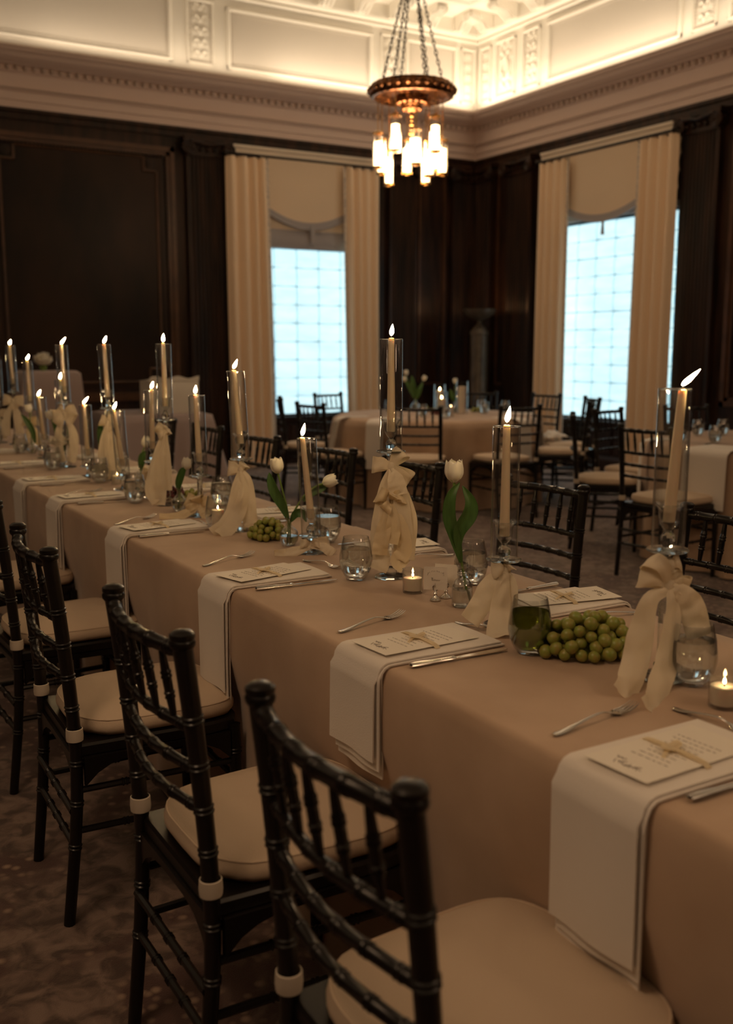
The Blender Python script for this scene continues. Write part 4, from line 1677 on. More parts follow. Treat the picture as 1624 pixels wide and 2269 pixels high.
def candlestick(x, y, z, h, label, group):
    """crystal stick: mirrored base disc, square foot block, stem, dish, ball and cup. h = height of dish"""
    t_ = thing('candlestick', label, 'candlestick', (x, y, z), group=group)
    n = 12
    MB().lathe([(0, 0), (.041, 0), (.0425, .002), (.040, .0055), (0, .006)], n, ang0=.2).build('base_disc', GC, t_, ang=15)
    if h > .1:
        MB().lathe([(0, .0062), (.0165, .0062), (.0165, .025), (.0145, .028), (0, .028)], 8, ang0=.39).build('foot_block', GC, t_, ang=15)
        MB().lathe([(0, .0282), (.0115, .0282), (.0105, .04), (.0105, h - .012), (.013, h - .0045), (0, h - .0042)], 10).build('stem', GC, t_, ang=15)
    else:
        MB().lathe([(0, .0062), (.014, .0062), (.009, .02), (.0085, h - .018), (.013, h - .0045), (0, h - .0042)], 10).build('stem', GC, t_, ang=15)
    MB().lathe([(0, h - .004), (.034, h - .004), (.0375, h - .002), (.0375, h), (.036, h + .0015), (0, h + .001)], 32).build('dish', GC, t_)
    MB().lathe([(0, h + .0012), (.009, h + .0012), (.0135, h + .008), (.0150, h + .016), (.0125, h + .025), (.0065, h + .031), (.0065, h + .034), (0, h + .034)], 12).build('ball', GC, t_, ang=20)
    MB().lathe([(0, h + .0342), (.0065, h + .0342), (.010, h + .038), (.0165, h + .047), (.0185, h + .058), (.0185, h + .068), (.021, h + .076), (.0265, h + .0815),
                (.0255, h + .0825), (.0195, h + .077), (.0168, h + .068), (.0165, h + .058), (.0145, h + .050), (0, h + .049)], 24).build('cup', GV, t_)
    return t_


def sleeve(x, y, z, label, tilt=(0, 0)):
    t_ = thing('hurricane_sleeve', label, 'glass cylinder', (x, y, z), group='clear glass cylinders around the tapers')
    tv = RV * tilt[0] - NV * tilt[1]
    def ln(p): return p + tv * (p.z / .283)
    R, th = .0292, .0018
    prof = [(R - th, 0), (R, 0), (R, .2815), (R - th / 2, .283), (R - th, .2815), (R - th, 0)]
    MB().lathe(prof, 40, lean=ln).build('cylinder', GT, t_)
    # the ground rim
    MB().lathe([(R - th, .2822), (R - .0002, .2822), (R + .0002, .2832), (R - th / 2, .2842), (R - th - .0002, .2832), (R - th, .2822)], 40, lean=ln).build('rim', GC, t_)
    return t_


def ribbon_strip(pts, w0, w1, name, par, m=RIB, twist=0., face=None, crumple=.006, seed=0, pinch=True, th=.0007):
    """pts in stand space (lateral, toward camera, z); the strip's width lies across the path"""
    P = cr([RV * p[0] - NV * p[1] + Vector((0, 0, p[2])) for p in pts], 7)
    n = len(P)
    view = (-NV + Vector((0, 0, .25))).normalized() if face is None else face
    wd = []
    for i in range(n):
        t = (P[min(i + 1, n - 1)] - P[max(i - 1, 0)]).normalized()
        s_ = t.cross(view)
        s_ = s_.normalized() if s_.length > 1e-4 else RV
        if i and s_.dot(wd[-1]) < 0: s_ = -s_
        a = twist * sin(i / (n - 1) * pi * 1.3)
        s_ = Matrix.Rotation(a, 3, t) @ s_
        wd.append(s_)
    def fn(u, v):
        f = v * (n - 1)
        i = int(f); j = min(i + 1, n - 1); q = f - i
        p = P[i].lerp(P[j], q)
        s_ = wd[i].lerp(wd[j], q)
        w_ = w0 + (w1 - w0) * min(1, v * 2.2)
        nn = noise.noise(Vector((u * 2.5, v * 7, seed)))
        nrm = s_.cross((P[j] - P[i]).normalized() if j > i else (P[i] - P[i - 1]).normalized())
        return p + s_ * (u - .5) * w_ + nrm * (crumple * nn + .004 * sin(pi * u) * (1 - v * .7))
    return MB().slab(fn, 7, n * 1, th).build(name, m, par, ang=80)


def bow(x, y, zb, zk, label, loops, tails, seed=0, m=RIB, w=.042):
    """bow tied at height zk; loops: (lateral, toward, dz, width); tails: list of polylines in stand space"""
    t_ = thing('ribbon_bow', label, 'ribbon', (x, y, zb), group='cream ribbons tied to the candlesticks')
    k = zk - zb
    M = MB()
    M.lathe([(.0125, k - .012), (.0155, k - .010), (.0165, k), (.0155, k + .010), (.0125, k + .012), (.0125, k - .012)], 14)
    kn = RV * 0 - NV * .019
    M.lathe([(0, -.014), (.010, -.008), (.012, .001), (.009, .010), (0, .014)], 10, Matrix.Translation(-NV * .020 + Vector((0, 0, k))))
    M.build('knot', m, t_)
    for i, (lx, tw, dz, ww) in enumerate(loops):
        a = Vector((0, .02, k))
        pts = [(0, .022, k), (lx * .45, .030 + tw, k + dz * .7 + .006), (lx * .9, .026 + tw, k + dz * 1.1), (lx * 1.05, .012 + tw * .5, k + dz),
               (lx * .85, .002, k + dz * .75), (lx * .4, .004, k + dz * .4), (0, .018, k)]
        fc = (-NV * .35 + Vector((0, 0, -1 if abs(lx) > abs(dz) else .2)) + RV * .2 * (1 if lx > 0 else -1))
        P = [RV * p[0] - NV * p[1] + Vector((0, 0, p[2])) for p in pts]
        P = cr(P, 5)
        n = len(P)
        ax = Vector((0, 0, 1)) if abs(lx) > abs(dz) else RV
        # width axis: across the loop, leaning
        ax = (Vector((0, 0, 1)) * abs(lx) + RV * (-dz if lx > 0 else dz)).normalized()
        def fn(u, v, P=P, ax=ax, ww=ww, n=n, i=i):
            f = v * (n - 1); a_ = int(f); b_ = min(a_ + 1, n - 1)
            p = P[a_].lerp(P[b_], f - a_)
            wv = ww * 1.2 * (.28 + .72 * sin(pi * v) ** .7)
            return p + ax * (u - .5) * wv + (-NV) * (.004 * sin(u * 6 + i) * sin(pi * v) + .003 * noise.noise(Vector((u * 3, v * 6, i + seed))))
        MB().slab(fn, 7, n, .0007).build('loop', m, t_, ang=80)
    for i, tl in enumerate(tails):
        ribbon_strip(tl, .014, w, 'tail', t_, m, twist=(.25, -.3, .2, -.2)[i % 4], seed=seed + i)
    return t_


def tl(k, *pts):
    """tail polyline from the knot: given (lateral, toward, z)"""
    return [(0, .024, k - .003)] + [tuple(p) for p in pts]


sticks = [
    # id, x, y, h, where, sleeve tilt, candle tilt, lean, flame
    ('M1', 1.37, 1.252, .240, 'at the right edge, right of the green grapes', (0, 0), (.013, 0), 1.0, .029),
    ('M2', 1.341, 1.680, .148, 'between the single tulip and the green tinted glass', (0, 0), (0, 0), .18, .034),
    ('T1', 1.382, 2.204, .333, 'standing in the middle with the double cream bow', (0, 0), (0, 0), .10, .030),
    ('S1', 1.354, 2.598, .052, 'low beside the round vase of two tulips', (-.012, 0), (-.024, 0), .22, .036),
    ('T2', 1.337, 3.061, .240, 'before the left window curtain', (-.012, 0), (-.018, 0), .40, .030),
    ('M3', 1.325, 3.405, .148, 'right of the white box, with a low yellow bow', (-.004, 0), (-.008, 0), .12, .028),
    ('T3', 1.317, 3.723, .330, 'in front of the white wrapped box', (0, 0), (0, 0), .05, .030),
    ('S2', 1.335, 3.940, .148, 'directly left of the candle before the white box', (0, 0), (.004, 0), .25, .026),
    ('S3', 1.300, 4.230, .052, 'low and tilted, right of the fourth tall candle', (-.014, 0), (-.030, 0), .45, .028),
    ('T4', 1.350, 4.580, .330, 'alone against the dark panel with long straight ribbon', (-.008, 0), (-.008, 0), .40, .030),
    ('S4', 1.290, 4.735, .052, 'low, left of the long straight ribbon', (-.004, 0), (-.010, 0), .75, .030),
    ('T5', 1.308, 5.180, .328, 'before the right edge of the tall covered stand', (-.006, 0), (-.006, 0), .75, .030),
    ('M4', 1.350, 5.430, .148, 'half hidden behind the candle at the covered stand', (0, 0), (0, 0), .2, .030),
    ('S5', 1.310, 5.680, .052, 'low one left of the ruffled flower', (-.008, 0), (-.02, 0), .5, .028),
    ('M5', 1.350, 6.150, .240, 'before the left edge of the tall covered stand', (-.006, 0), (-.006, 0), .45, .028),
    ('T6', 1.350, 6.600, .330, 'second from the left edge of the picture', (-.006, 0), (-.010, 0), .45, .026),
    ('M6', 1.290, 6.760, .240, 'cut by the left edge of the picture', (0, 0), (0, 0), .3, .026),
]
for id_, x, y, h, where, st, ct, ln_, fl in sticks:
    zt = TZ + (.0052 if y < 2.9 else .0017)
    kind = 'tall' if h > .3 else 'mid-height' if h > .2 else 'short' if h > .1 else 'very low'
    candlestick(x, y, zt, h, '%s crystal candlestick %s' % (kind, where), 'crystal candlesticks of the long table')
    sleeve(x, y, zt + h + .0016, 'clear glass cylinder round the candle %s' % where, st)
    taper(x, y, zt + h + .0505, .238 if id_ != 'M1' else .235, 'lit ivory taper candle %s' % where, ct, ln_, fl)

zN = TZ + .0052
# ribbons, each with its own shape (lateral, toward camera, height above table)
bow(1.37, 1.252, zN, zN + .178, 'wide cream ribbon bow on the nearest candlestick, tails spread by the grapes',
    [(-.050, .0, .014, .034), (-.038, .01, .045, .030), (.036, 0, -.005, .034)],
    [[(0, .026, .172), (-.035, .032, .155), (-.050, .036, .10), (-.060, .045, .05), (-.078, .075, .018), (-.098, .105, .003)],
     [(0, .028, .172), (.004, .036, .13), (-.004, .046, .06), (-.022, .075, .022), (-.052, .14, .004), (-.070, .175, .0025)],
     [(0, .026, .175), (.018, .030, .168), (.036, .03, .145), (.048, .028, .115), (.056, .026, .085)]], 1, w=.048)
bow(1.37, 1.252, zN, zN + .216, 'small upper cream ribbon wrap just under the dish of the nearest candlestick', [(.018, 0, .004, .03)], [[(0, .024, .216), (.006, .024, .20), (.014, .02, .185)]], 11, w=.03)
bow(1.341, 1.680, zN, zN + .128, 'wide cream ribbon draped on the short candlestick right of the single tulip',
    [(-.028, .01, .0, .030), (.010, .005, .012, .03)],
    [[(0, .026, .125), (-.028, .034, .105), (-.052, .042, .060), (-.078, .055, .025)],
     [(0, .028, .125), (-.006, .036, .10), (-.012, .050, .050), (-.022, .085, .012), (-.022, .105, .003)],
     [(0, .02, .125), (.004, .024, .105), (.004, .03, .06), (-.006, .045, .02)]], 2, w=.046)
bow(1.382, 2.204, zN, zN + .295, 'upper bow of the large cream ribbon on the centre candlestick',
    [(-.046, 0, .004, .036), (.030, 0, .036, .036), (.048, .0, -.034, .034)],
    [[(0, .026, .290), (-.016, .032, .245), (-.026, .034, .17), (-.032, .036, .09), (-.024, .040, .055), (-.034, .044, .028)],
     [(0, .028, .290), (.018, .034, .25), (.028, .036, .18), (.034, .036, .11), (.024, .04, .06)],
     [(0, .022, .290), (.032, .018, .22), (.046, .016, .15), (.042, .014, .09), (.040, .02, .05)],
     [(.0, .030, .29), (.012, .040, .26), (.020, .044, .225)]], 3, w=.046)
bow(1.382, 2.204, zN, zN + .205, 'lower bow of the large cream ribbon on the centre candlestick',
    [(-.034, .016, .018, .038), (.032, .016, .014, .036), (-.018, .024, -.018, .03), (.010, .03, .016, .03)],
    [[(0, .040, .20), (-.016, .046, .15), (-.026, .05, .10), (-.030, .05, .07)],
     [(0, .042, .20), (.006, .05, .15), (-.002, .052, .10)],
     [(0, .038, .20), (.030, .042, .14), (.034, .046, .08), (.018, .048, .055), (.036, .05, .038)]], 4, m=RIBY, w=.040)
bow(1.354, 2.598, zN, zN + .026, 'cream ribbon bow lying flat round the base of the low candle beside the tulip vase',
    [(-.030, .012, .006, .026), (.026, .012, .008, .028), (.050, .0, .010, .028)],
    [[(0, .028, .024), (-.035, .040, .014), (-.070, .046, .006), (-.105, .050, .0025)],
     [(0, .028, .024), (.034, .036, .024), (.055, .040, .012), (.066, .044, .004)]], 5, w=.030)
zB = TZ + .0017
bow(1.337, 3.061, zB, zB + .205, 'cream ribbon on the candlestick before the curtain, tails crossing over the votive glass',
    [(-.040, 0, .004, .044), (.016, 0, .018, .032)],
    [[(0, .026, .20), (-.012, .034, .15), (-.022, .04, .08), (-.048, .06, .03), (-.085, .09, .003)],
     [(0, .028, .20), (.012, .036, .14), (-.006, .045, .07), (-.035, .08, .02), (-.060, .11, .003)],
     [(0, .022, .205), (.022, .026, .17), (.026, .028, .10), (.030, .03, .04), (.030, .032, .015)]], 6, w=.048)
bow(1.325, 3.405, zB, zB + .045, 'pale yellow ribbon bow low on the short candlestick right of the small tulip vase',
    [(-.045, .016, .020, .042), (.044, .012, .012, .040), (-.010, .03, .030, .04), (-.045, .02, -.012, .03)],
    [[(0, .03, .04), (-.04, .05, .02), (-.09, .065, .004), (-.135, .07, .0025)], [(0, .03, .04), (.02, .045, .02), (.032, .055, .004)]], 7, m=RIBY, w=.036)
bow(1.317, 3.723, zB, zB + .282, 'long cream ribbon on the candlestick in front of the white box',
    [(-.034, 0, .022, .034), (-.026, .01, -.012, .030), (.014, 0, .010, .034)],
    [[(0, .026, .28), (-.022, .034, .22), (-.048, .04, .13), (-.058, .045, .06), (-.030, .06, .018)],
     [(0, .028, .28), (-.010, .038, .21), (-.018, .044, .13), (-.016, .05, .06), (-.020, .06, .008)],
     [(0, .022, .28), (.0, .026, .22), (.002, .03, .13), (.002, .032, .06)]], 8, w=.042)
bow(1.335, 3.94, zB, zB + .09, 'pale yellow ribbon bow behind the water glass left of the red grapes',
    [(-.040, .012, .010, .04), (.034, .01, .014, .036), (-.01, .02, .024, .036)], [[(0, .03, .085), (-.03, .04, .05), (-.035, .05, .01)]], 9, m=RIBY, w=.036)
bow(1.350, 4.58, zB, zB + .262, 'long straight cream ribbon on the candlestick standing against the dark panel',
    [(-.034, 0, .014, .046), (.034, 0, .018, .046), (.024, .01, -.02, .04)],
    [[(0, .026, .26), (-.018, .032, .19), (-.024, .036, .10), (-.022, .04, .02), (-.02, .05, .004)],
     [(0, .028, .26), (.006, .036, .19), (.010, .04, .10), (.014, .05, .01)],
     [(0, .024, .26), (.022, .028, .18), (.030, .03, .09), (.036, .036, .01)]], 10, w=.05)
bow(1.308, 5.18, zB, zB + .27, 'cream ribbon bow with wide loops on the candlestick before the covered stand',
    [(-.060, 0, -.008, .05), (.054, 0, .022, .05), (.048, .01, -.03, .05), (-.044, .01, -.045, .04), (-.03, .0, .03, .03)],
    [[(0, .026, .265), (-.028, .032, .19), (-.030, .036, .10), (-.022, .04, .03)],
     [(0, .028, .265), (.040, .034, .19), (.045, .038, .11), (.030, .045, .03)]], 12, w=.046)
bow(1.350, 6.15, zB, zB + .165, 'pale yellow ribbon bow on the candlestick before the left end of the covered stand',
    [(-.045, 0, .010, .05), (.045, 0, .012, .05), (.0, .02, .03, .04)],
    [[(0, .026, .16), (-.012, .03, .10), (-.016, .04, .03)], [(0, .026, .16), (.04, .03, .10), (.046, .04, .03)]], 13, m=RIBY, w=.04)
bow(1.350, 6.60, zB, zB + .275, 'wide cream ribbon bow on the candlestick second from the left edge',
    [(-.06, 0, .006, .06), (.062, 0, .0, .06), (.03, .01, -.04, .05)],
    [[(0, .026, .27), (-.04, .03, .17), (-.05, .036, .06)], [(0, .026, .27), (.03, .03, .17), (.04, .04, .06)]], 14, w=.055)
bow(1.290, 6.76, zB, zB + .18, 'cream ribbon on the candlestick cut by the left edge of the picture',
    [(-.05, 0, .006, .05), (.05, 0, .01, .05)], [[(0, .026, .17), (-.03, .03, .10), (-.03, .036, .03)], [(0, .026, .17), (.03, .03, .10), (.03, .04, .03)]], 15, w=.05)


# ---------------------------------------------------------------- votives
def votive(x, y, z, label, r=.0265, h=.058, wax_h=.030, cup=True):
    t_ = thing('votive_candle', label, 'candle', (x, y, z), group=None)
    if cup:
        MB().lathe([(0, 0), (r * .92, 0), (r * .95, .002), (r, h), (r - .0008, h + .0008), (r - .0016, h), (r * .95 - .0018, .0062), (0, .006)], 28).build('glass_cup', GV, t_)
    z0 = .0066
    rr = (r * .95 - .003)
    MB().lathe([(0, z0), (rr, z0), (rr + .0006, z0 + wax_h), (rr - .002, z0 + wax_h + .0008), (rr * .5, z0 + wax_h - .001), (0, z0 + wax_h - .0012)], 24).build('wax', WAXW, t_)
    MB().tube([(0, 0, z0 + wax_h - .0015), (0, 0, z0 + wax_h + .006)], .0009, 5).build('wick', WICK, t_)
    o = flame_mb(.012, .0028, .0).build('flame', FLAMEV, t_)
    o.location = (0, 0, z0 + wax_h + .003)
    return t_


votive(1.341, 2.035, zN, 'lit votive candle in a clear cup in front of the centre candlestick')
votive(1.346, 1.092, zN, 'lit votive candle in a clear cup at the right edge of the picture')
# candle glowing inside the stemless glass
vg = tumbler_parts(.30)
for o in list(vg.children):
    if o.name.startswith('water'): bpy.data.objects.remove(o)
vg.location = (1.273, 3.115, zB)
tag(vg, 'stemless glass holding a lit candle, left of the ribbon tails before the curtain', 'glass', 'stemless water glasses')
votive(1.273, 3.115, zB + .0052, 'lit white candle inside the stemless glass beside the crossing ribbon tails', r=.024, h=.05, wax_h=.055, cup=False)
votive(1.33, 4.42, zB, 'lit votive candle half hidden right of the long straight ribbon')
votive(1.34, 5.86, zB, 'lit votive candle between the far left glasses')


# ---------------------------------------------------------------- place cards
def card_holder(x, y, label, rot, printed):
    t_ = thing('card_holder', label, 'card holder', (x, y, zN), radians(rot), group='silver place card holders')
    MB().lathe([(0, 0), (.0125, 0), (.0128, .002), (.010, .005), (.0055, .009), (.0038, .014), (.0055, .017), (.003, .021), (.002, .024), (0, .024)], 14).build('foot', SILVER, t_)
    M = MB()
    for s in (-1, 1):
        M.tube([(s * .0, .0012 * s, .022), (s * .0055, .0016 * s, .026), (s * .006, .0018 * s, .033), (s * .003, .0016 * s, .037), (s * .001, .0014 * s, .034)], .0016, 6)
    M.build('clip', SILVER, t_)
    return t_


def place_card(x, y, label, rot, printed):
    t_ = thing('place_card', label, 'card', (x, y, zN + .026), radians(rot), group='ivory place cards')
    MB().box(-.028, .028, -.0004, .0004, 0, .056).build('card', PAPER, t_, smooth=False)
    if printed:
        M = MB()
        Y = -.0007
        for k in range(13):      # garland arc
            a = pi * (k + .5) / 13
            x_, z_ = -.020 * cos(a), .034 + .010 * sin(a)
            M.tube([(x_, Y, z_), (x_ + .0022 * cos(a + k), Y, z_ + .0035 * abs(sin(k + .6)))], .00042, 4)
        word = [(-.010, .030), (-.009, .022), (-.0065, .029), (-.0085, .0295), (-.006, .022), (-.003, .0255), (-.003, .022), (0, .0255), (.001, .022), (.003, .025), (.003, .0215),
                (.006, .0245), (.007, .022), (.0105, .024)]
        M.tube([(a, Y, b) for a, b in word], .0005, 4)
        M.tube([(-.001, Y, .016), (-.0005, Y, .010), (.001, Y, .010)], .0004, 4)
        M.build('printed_name', INK, t_)
    return t_


card_holder(1.342, 1.938, 'silver card holder in front, between the votive and the clear bottle', -38, True)
place_card(1.342, 1.938, 'front ivory place card with script name beside the lit votive', -38, True)
card_holder(1.378, 1.946, 'silver card holder behind, closer to the clear bottle', -50, False)
place_card(1.380, 1.948, 'rear blank ivory place card half behind the printed one', -50, False)


# ---------------------------------------------------------------- vases and tulips
def bottle(x, y, z, label, prof, water, group=None):
    t_ = thing('glass_bottle', label, 'vase', (x, y, z))
    th = .0014
    inn = [(max(r - th, 0), zz + (th * 1.5 if i < 2 else 0)) for i, (r, zz) in enumerate(prof)]
    MB().lathe(prof + inn[::-1], 28).build('glass_body', GV, t_)
    if water:
        W = [(r - .0004, zz) for r, zz in inn if zz < water]
        W[0] = (0, W[0][1])
        W = [(max(r, 0), zz) for r, zz in W]
        W.append((W[-1][0], water)); W.append((0, water))
        MB().lathe(W, 28).build('water', GW, t_)
    return t_


apoth = [(0, 0), (.0225, 0), (.0245, .003), (.0245, .045), (.0235, .052), (.017, .062), (.0105, .068), (.0100, .073), (.0125, .075), (.0105, .078), (.0125, .081), (.0105, .084), (.0105, .092), (.0135, .094), (.0135, .097)]
roundv = [(0, 0), (.014, 0), (.019, .003), (.028, .016), (.0305, .030), (.027, .044), (.017, .055), (.0095, .062), (.009, .080), (.0125, .087), (.014, .088)]


def tulip(loc, head, tilt, label, stem_pts, leaves, scale=1.0, group='white tulips of the long table', zb=0):
    """head: position relative to loc; stem from stem_pts to the head; petals overlap in two whorls"""
    t_ = thing('tulip', label, 'flower', loc, group=group)
    H = Vector(head)
    ax = Vector(tilt).normalized()
    R = Vector((0, 0, 1)).rotation_difference(ax).to_matrix().to_4x4()
    Mx = Matrix.Translation(H) @ R
    P = cr([Vector(p) for p in stem_pts] + [H], 6)
    MB().tube(P, [.0030] * (len(P) - 1) + [.0036], 8).build('stem', STEMM, t_)
    h, r0 = .047 * scale, .0195 * scale
    for k in range(6):
        a0 = k * pi / 3 + .3
        inner = k % 2
        rr = r0 * (.90 if inner else 1.0)
        def fn(u, v):
            prof = [0.25, .80, 1.0, 1.0, .93, .86]
            f = v * 5
            i = min(4, int(f))
            rad = rr * (prof[i] + (prof[i + 1] - prof[i]) * (f - i))
            half = (.62 if v < .75 else .62 * sqrt(max(0, 1 - ((v - .75) / .25) ** 2)) ) * (1.15)
            a = a0 + (u - .5) * 2 * half
            lift = -.05 * h * abs(2 * u - 1) ** 2
            rd = rad * (1 + .05 * (1 - abs(2 * u - 1)) ) 
            zz = h * (v + (0 if not inner else .03)) + lift * v + .0008 * sin(u * 11 + k)
            return Mx @ Vector((rd * cos(a), rd * sin(a), zz))
        MB().slab(fn, 9, 12, .0011).build('petal', PETAL, t_, ang=80)
    MB().lathe([(0, -.001), (.004, 0), (.009 * scale, .004), (.011 * scale, .009), (0, .012)], 12, Mx).build('petal_base', mat('petal_base_green', (.62, .66, .36), .5), t_)
    for pts, w_ in leaves:
        P = cr([Vector(p) for p in pts], 7)
        n = len(P)
        def fn(u, v):
            f = v * (n - 1); i = int(f); j = min(i + 1, n - 1)
            p = P[i].lerp(P[j], f - i)
            t = (P[min(i + 1, n - 1)] - P[max(i - 1, 0)]).normalized()
            s_ = t.cross(-NV + Vector((0, 0, .2))).normalized()
            wv = w_ * (sin(pi * min(1, v * .93 + .06)) ** .8)
            fold = .25 * wv * (abs(2 * u - 1) ** 1.5)
            return p + s_ * (u - .5) * wv - NV * fold
        MB().slab(fn, 7, n, .0009).build('leaf', LEAF, t_, ang=80)
    return t_


def rel(l, t, z): return RV * l - NV * t + Vector((0, 0, z))


b1 = bottle(1.365, 1.862, zN, 'clear straight-sided bottle holding the single white tulip', apoth, .040)
tulip((1.365, 1.862, zN), rel(-.022, 0, .292), (-.0, .0, 1), 'single upright white tulip in the straight clear bottle',
      [rel(.016, 0, .010), rel(.006, 0, .06), rel(-.002, 0, .10), rel(-.016, 0, .16), rel(-.026, 0, .22)],
      [([rel(-.004, .004, .105), rel(-.018, .008, .16), rel(-.034, .012, .215), rel(-.030, .012, .262), rel(-.010, .006, .292)], .030),
       ([rel(-.012, .006, .135), rel(-.010, .012, .18), rel(.012, .018, .22), rel(.014, .016, .25), rel(-.004, .01, .285)], .034)], 1.08)
b2 = bottle(1.346, 2.731, zN, 'round clear bud vase holding two white tulips beside the far green grapes', roundv, .030)
tulip((1.346, 2.731, zN), rel(-.031, 0, .222), (-.10, .02, 1), 'upright white tulip with long leaf in the round bud vase',
      [rel(-.004, 0, .008), rel(-.002, 0, .07), rel(-.006, 0, .12), rel(-.018, 0, .17)],
      [([rel(-.001, .003, .08), rel(-.016, .006, .12), rel(-.040, .01, .165), rel(-.052, .01, .20), rel(-.056, .008, .225)], .030)], 1.0)
tulip((1.346, 2.731, zN), rel(.105, 0, .190), tuple(rel(.95, -.1, .35)), 'white tulip leaning to the right from the round bud vase',
      [rel(.004, 0, .010), rel(.004, 0, .07), rel(.020, 0, .11), rel(.050, -.004, .155), rel(.085, -.002, .182)],
      [([rel(.006, .004, .075), rel(.024, .008, .10), rel(.045, .012, .10), rel(.055, .016, .075)], .026),
       ([rel(.045, -.006, .135), rel(.075, -.008, .165), rel(.105, -.010, .180), rel(.118, -.01, .195)], .026)], .95)
bottle(1.275, 5.20, zB, 'clear bud vase under the white ruffled flower', roundv, .03)
b3 = bottle(1.301, 3.554, zB, 'round clear bud vase holding one tulip, left of the yellow ribbon bow', roundv, .030)
tulip((1.301, 3.554, zB), rel(.026, 0, .155), tuple(rel(.25, 0, 1)), 'white tulip leaning toward the short candle left of the yellow bow',
      [rel(-.004, 0, .010), rel(.0, 0, .07), rel(.010, 0, .11)],
      [([rel(-.002, .004, .075), rel(.002, .006, .11), rel(.016, .008, .15), rel(.022, .008, .165)], .028)], .95)
for (x, y, hd, tv, lab, lf) in (
        (1.33, 4.68, rel(.045, 0, .275), rel(.3, 0, 1), 'white tulip behind the low candle left of the straight ribbon', [rel(.0, 0, .06), rel(.016, .01, .14), rel(.012, .01, .22), rel(.016, .01, .27)]),
        (1.31, 5.32, rel(-.04, 0, .235), rel(-.4, 0, 1), 'white tulip left of the wide-looped bow', [rel(.02, 0, .07), rel(.012, .01, .13), rel(-.012, .01, .20), rel(-.03, .01, .24)]),
        (1.31, 5.98, rel(-.004, 0, .235), rel(-.2, 0, 1), 'far left white tulip with a thin drooping leaf', [rel(.02, 0, .06), rel(.012, .01, .13), rel(-.02, .01, .19), rel(-.05, .01, .225)]),
        (1.42, 4.36, rel(.02, 0, .165), rel(.4, 0, 1), 'white tulip right of the low tilted candle', [rel(.0, 0, .06), rel(.012, .01, .12), rel(.03, .01, .15)])):
    zz = zB
    bottle(x, y, zz, 'clear bud vase of the %s' % lab.replace('white ', ''), roundv, .03)
    tulip((x, y, zz), hd, tuple(tv), lab, [rel(0, 0, .008), rel(0, 0, .07), rel(hd.dot(RV) * .5, 0, .14)], [([p for p in lf], .034)], 1.05)


# ---------------------------------------------------------------- grapes
def grapes(x, y, z, label, n, rx, ry, hz, r, m, seed, name='grape_bunch'):
    t_ = thing(name, label, 'grapes', (x, y, z))
    rnd = random.Random(seed)
    g0 = None
    pos = []
    tries = 0
    while len(pos) < n and tries < 40000:
        tries += 1
        a = rnd.uniform(0, 2 * pi)
        q = sqrt(rnd.random())
        l, tt_ = rx * q * cos(a), ry * q * sin(a)
        env = hz * (1 - .75 * q ** 2.2)
        zz = r + rnd.random() * max(env - r, 0)
        if rnd.random() < .3: zz = r
        p = RV * l - NV * tt_ + Vector((0, 0, zz))
        if all((p - o).length > r * 1.6 for o in pos): pos.append(p)
    for p in pos:
        if g0 is None:
            g0 = MB().lathe([(0, -r * 1.04), (r * .45, -r * .92), (r * .8, -r * .6), (r, 0), (r * .82, r * .62), (r * .48, r * .93), (0, r * 1.06)], 12).build('grape', m, t_)
            o = g0
        else:
            o = g0.copy(); COL.objects.link(o)
        o.location = p + Vector((0, 0, .0012))
        o.rotation_euler = (rnd.uniform(-1, 1), rnd.uniform(-1, 1), rnd.uniform(0, 6))
        s_ = rnd.uniform(.9, 1.08)
        o.scale = (s_, s_, s_)
    M = MB()
    for k in range(len(pos) - 1):
        c = Vector((0, 0, hz * .55)) + RV * (pos[k].dot(RV)) * .5
        M.tube([c, pos[k]], .0011, 4)
    M.tube([rel(-rx * .8, -ry * .2, hz * .6), rel(-rx * .2, 0, hz * .75), rel(rx * .4, 0, hz * .62), rel(rx * .9, -.01, hz * .35)], .0022, 6)
    M.build('stalk', TWIG, t_)
    return t_


grapes(1.352, 1.425, zN, 'large bunch of green grapes between the green tinted glass and the nearest bow', 84, .098, .060, .082, .0128, GRAPE, 3)
grapes(1.335, 2.86, zN, 'small bunch of green grapes left of the round vase of two tulips', 56, .062, .055, .062, .0108, GRAPE, 4)
grapes(1.37, 3.86, zB, 'bunch of dark red grapes behind the third ribboned candlestick', 34, .075, .04, .055, .0108, GRAPER, 5)
grapes(1.40, 3.70, zB, 'few green grapes right of the red grapes behind the small tulip vase', 22, .055, .035, .05, .0112, GRAPE, 6)
grapes(1.40, 6.05, zB, 'few dark red grapes at far left behind the water glass', 14, .04, .03, .04, .0108, GRAPER, 7)

# ---------------------------------------------------------------- middle round table top
def pillar(x, y, r, h, hc, label, sleeve_h=None):
    t_ = thing('pillar_candle', label, 'candle', (x, y, TZ + .001), group=None)
    MB().lathe([(0, 0), (r, 0), (r, h), (r * .85, h + .002), (r * .4, h - .003), (0, h - .003)], 20).build('wax', WAXW, t_)
    if hc:
        MB().tube([(0, 0, h - .004), (0, 0, h + .008)], .0012, 5).build('wick', WICK, t_)
        o = flame_mb(.026, .0065, .0).build('flame', FLAMEV, t_)
        o.location = (0, 0, h + .004)
    if sleeve_h:
        s_ = thing('hurricane_sleeve', 'clear glass cylinder round the %s' % label.replace(' on the middle round table', ' of the round table'), 'glass cylinder', (x, y, TZ + .001))
        R = r + .018
        MB().lathe([(R - .003, 0), (R, 0), (R, sleeve_h), (R - .003, sleeve_h), (R - .003, 0)], 28).build('cylinder', GT, s_)


